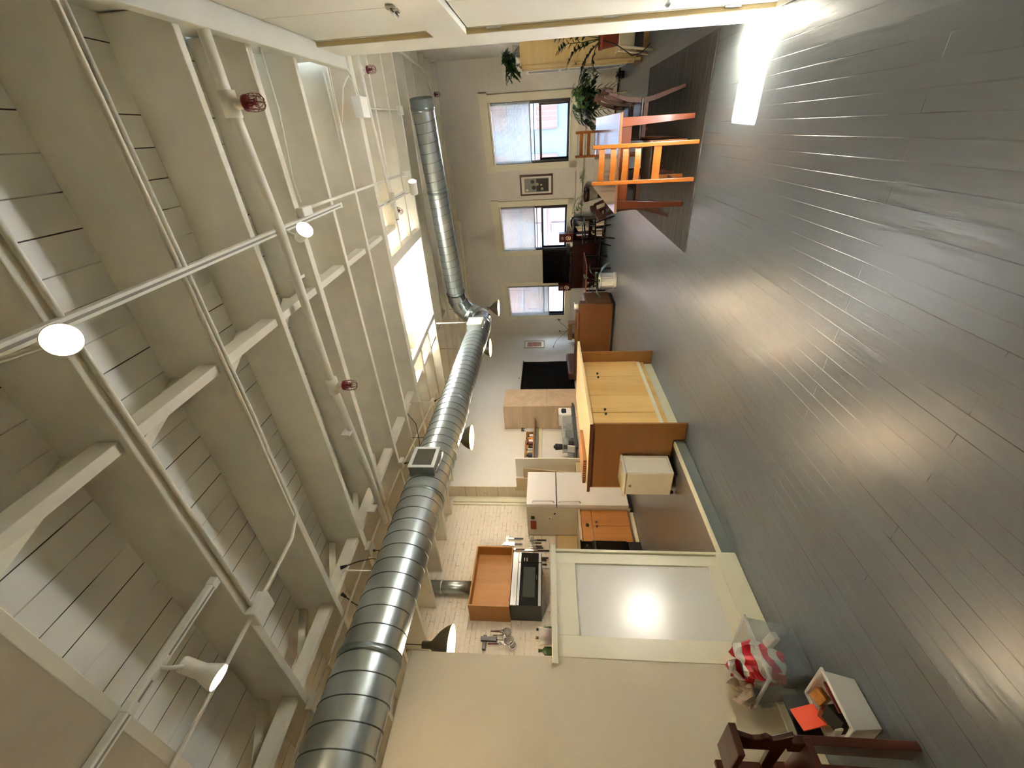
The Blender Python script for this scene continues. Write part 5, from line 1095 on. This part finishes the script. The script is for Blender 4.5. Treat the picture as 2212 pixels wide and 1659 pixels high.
# big leafy plant on tall stool in front of window 1
bp=root('plant_stool','pale three-legged stool under the big leafy plant','stool',(.42,9.6,0)); MB().lathe((.42,9.62,.50),[(.001,0),(.17,0),(.17,.03),(.001,.03)],24).build('seat','palewood',bp,bevel=.0)
for a in (1.0,3.1,5.2): MB().tube([(.42+.12*math.cos(a),9.62+.12*math.sin(a),.50),(.42+.18*math.cos(a),9.62+.18*math.sin(a),0)],[.014,.011],8).build('leg','palewood',bp,smooth=True)
pp=root('potted_plant','big leafy trailing plant in a terracotta pot by the window','plant',(.42,9.62,.531)); MB().lathe((.42,9.62,.531),[(.09,0),(.10,.005),(.13,.17),(.14,.172),(.14,.21),(.125,.21)],24).build('pot','terracotta',pp,smooth=True)
lm=MB(); lb_=MB(); sm=MB(); b0=Vector((.42,9.62,.74)); rnd=random.Random(11)
for k in range(420):
    a=rnd.uniform(0,2*PI); el=rnd.uniform(-.5,1.3); rr=rnd.uniform(.05,.33); p=b0+Vector((math.cos(a)*math.cos(el)*rr*1.1,math.sin(a)*math.cos(el)*rr*.8,math.sin(el)*rr*.95+(-.03)))
    if k%6==0: sm.tube([b0,b0.lerp(p,.5)+Vector((0,0,.03)),p],.004,5)
    (lb_ if (p.z>.86 or rnd.random()<.15) else lm).leaf(p,(math.cos(a),math.sin(a),rnd.uniform(-.5,.5)),rnd.uniform(.08,.14),rnd.uniform(.06,.09),droop=.5)
for P in ([b0,b0+Vector((-.30,0,.05)),b0+Vector((-.42,-.05,-.12)),b0+Vector((-.48,-.05,-.30))],[b0,b0+Vector((.25,-.1,.12)),b0+Vector((.42,-.15,.05)),b0+Vector((.46,-.15,-.20))],[b0,b0+Vector((.1,-.2,.0)),b0+Vector((.15,-.3,-.25)),b0+Vector((.12,-.3,-.45))],[b0,b0+Vector((-.1,-.2,.0)),b0+Vector((-.18,-.3,-.2)),b0+Vector((-.15,-.3,-.42))]): frond(lm,sm,P,12,.10,.06,3,.5)
lm.build('foliage','leaf_dark',pp,smooth=True,solid=.001); lb_.build('foliage','leaf_bright',pp,smooth=True,solid=.001); sm.build('stem','stem',pp,smooth=True)
fp=root('potted_plant','small dark plant on the floor in the far right corner','plant',(.80,9.9,0)); MB().lathe((.80,9.95,0),[(.05,0),(.06,.004),(.07,.09),(.065,.09)],16).build('pot','potbrown',fp,smooth=True)
lm=MB(); 
for k in range(12): lm.leaf((.80,9.95,.09),(math.cos(k*.9),math.sin(k*.9)*.6,.4+.5*(k%2)),.17,.05,droop=.5)
lm.build('foliage','leaf_dark',fp,smooth=True,solid=.001)

# ================================================================ NEAR LEFT CORNER
ts=root('storage_bin','clear plastic bin with grey base by the half-wall foot','bin',(-2.86,1.4,0))
m=MB(); X0,X1,Y0,Y1=-3.03,-2.74,1.27,1.545; X2,X3,Y2,Y3=-3.03,-2.685,1.22,1.56
def tubside(m,a0,a1,b0,b1,z0,z1,t=.004):
    # four tapered walls
    (x0,x1,y0,y1)=a0; (u0,u1,v0,v1)=a1
    C0=[(x0,y0),(x1,y0),(x1,y1),(x0,y1)]; C1=[(u0,v0),(u1,v0),(u1,v1),(u0,v1)]
    for i in range(4):
        j=(i+1)%4; p,q,r_,s_=C0[i],C0[j],C1[j],C1[i]; cx_=(x0+x1)/2; cy_=(y0+y1)/2
        def ins(c): return (c[0]+(t if c[0]<cx_ else -t), c[1]+(t if c[1]<cy_ else -t))
        m.hexa([(*p,z0),(*q,z0),(*ins(q),z0),(*ins(p),z0),(*s_,z1),(*r_,z1),(*ins(r_),z1),(*ins(s_),z1)])
tubside(m,(X0,X1,Y0,Y1),(X2,X3,Y2,Y3),0,0,.004,.29); m.box(X0,X1,Y0,Y1,.002,.007); m.build('tub','plastic',ts)
m=MB(); m.box(X2-.0,X3+.012,Y2-.012,Y2+.004,.283,.297); m.box(X2,X3+.012,Y3-.004,Y3+.012,.283,.297); m.box(X3-.004,X3+.012,Y2,Y3,.283,.297); m.build('rim','frosted',ts,bevel=.003)
q=B(-3.0,-2.78,1.30,1.52,.009,.10).build('folded_cloth',paint('slate_cloth','#4a4e55',.9,.2,nscale=12,bmp=.4,fine=30),bevel=.02,seg=3); tag(q,'slate grey folded cloth at the bottom of the clear bin','cloth')
q=MB().obox((-2.80,1.485,.135),(.10,.05,.05),(.2,.3,.1)).build('tissue','paper',bevel=.008); tag(q,'crumpled cream tissue in the far corner of the clear bin','tissue')
bg_=root('plastic_bag','crinkled red and white striped plastic bag in the clear bin','bag',(-2.88,1.38,.12)); 
def crumple(c,sx,sy,sz,seed,top=True,n=22,mm=14,amp=.16):
    rnd=random.Random(seed); m=MB(); ph=[rnd.uniform(0,6.28) for _ in range(9)]; vs=[]; fs=[]
    for k in range(mm+1):
        t=k/mm
        for i in range(n):
            a=2*PI*i/n; r=(.75+.25*math.sin(PI*min(t*1.1,1)))*(1+amp*math.sin(3*a+ph[0]+4*t)+amp*.7*math.sin(7*a+ph[1]-5*t)+amp*.4*math.sin(11*a+ph[2]+9*t))
            z=t*sz+.03*math.sin(2*a+ph[3])*t+.02*math.sin(5*a+ph[4])*t; vs.append((c[0]+sx*r*math.cos(a),c[1]+sy*r*math.sin(a),c[2]+z))
    fs=[(k*n+i,k*n+(i+1)%n,(k+1)*n+(i+1)%n,(k+1)*n+i) for k in range(mm) for i in range(n)]+[tuple(range(n-1,-1,-1))]
    return m.add(vs,fs)
crumple((-2.885,1.385,.11),.115,.11,.26,4).build('sack','bag',bg_,smooth=False,solid=.001)
crumple((-2.97,1.27,.30),.045,.07,.09,8,amp=.3).build('twisted_end',glass('bag_film',col='#d9c4ae',alpha=.55,rough=.3),bg_,solid=.001)
m=MB(); m.box(-2.93,-2.83,1.34,1.43,.30,.33); m.build('dark_contents','darkseat',bg_,bevel=.01)
wb=root('open_box','small white open bin full of odds and ends on the floor','bin',(-2.5,1.0,0))
m=MB(); tubside(m,(-2.60,-2.415,.905,1.11),(-2.63,-2.385,.885,1.13),0,0,.006,.155,.008); m.box(-2.60,-2.415,.905,1.11,.004,.012); m.build('box','white',wb,bevel=.003)
m=MB(); m.box(-2.635,-2.372,.875,.890,.150,.163); m.box(-2.635,-2.372,1.125,1.140,.150,.163); m.box(-2.388,-2.372,.885,1.13,.150,.163); m.box(-2.64,-2.625,.885,1.13,.150,.163); m.build('rim','white',wb,bevel=.004)
for lb,c,s,rt,mt,nm in (('bright orange card standing up in the white bin',(-2.60,1.01,.215),(.12,.006,.12),(.35,0,-1.15),'orange','card'),('black folder leaning behind the orange card',(-2.655,1.03,.20),(.012,.20,.15),(0,-.15,0),'black','folder'),
     ('black leather case in the white bin',(-2.49,.965,.145),(.08,.09,.05),(.3,.2,.3),'blackgloss','case'),('amber wrapped packet in the white bin',(-2.50,1.06,.165),(.06,.06,.045),(.3,.4,.2),'amber','packet'),
     ('red book edge along the white bin rim',(-2.425,1.03,.14),(.012,.13,.03),(0,0,0),'red','book'),('white leaflet with a dark edge at the near end of the white bin',(-2.50,.905,.175),(.10,.01,.04),(.2,0,.1),'paper','leaflet'),
     ('brown patterned pouch beside the black case',(-2.54,1.0,.155),(.05,.05,.05),(.5,.1,.3),'terracotta','pouch')):
    q=MB().obox(c,s,rt).build(nm,mt,bevel=.004 if s[0]>.02 else .001); tag(q,lb,nm)
dk=root('wooden_chair','dark carved wooden chair at the bottom left edge','chair',(-2.35,.7,0))
m=MB(); m.prism([(-2.245,.0),(-2.345,.0),(-2.335,.50),(-2.25,.50)],'y',.775,.81); m.build('leg','darkchair',dk,bevel=.004)
B(-2.56,-2.53,.775,.805,.0,.50).build('leg','darkchair',dk,bevel=.004)
m=MB(); m.prism([(-2.205,.50),(-2.60,.50),(-2.60,.55),(-2.36,.56),(-2.365,.70),(-2.335,.735),(-2.21,.735),(-2.235,.70),(-2.262,.65),(-2.255,.62),(-2.232,.60),(-2.262,.57)],'y',.785,.805); m.build('side_panel','darkchair',dk,bevel=.003)
m=MB(); m.prism([(-2.17,.735),(-2.17,.765),(-2.40,.765),(-2.56,.70),(-2.56,.67),(-2.40,.735)],'y',.70,.81); m.build('arm_rail','darkchair',dk,bevel=.004)
B(-2.56,-2.245,.45,.80,.42,.45).build('seat','darkchair',dk,bevel=.004); B(-2.57,-2.54,.44,.80,.45,.75).build('back','darkchair',dk,bevel=.003)
for x in (-2.56,-2.28): B(x,x+.03,.44,.47,0,.42).build('leg','darkchair',dk,bevel=.004)
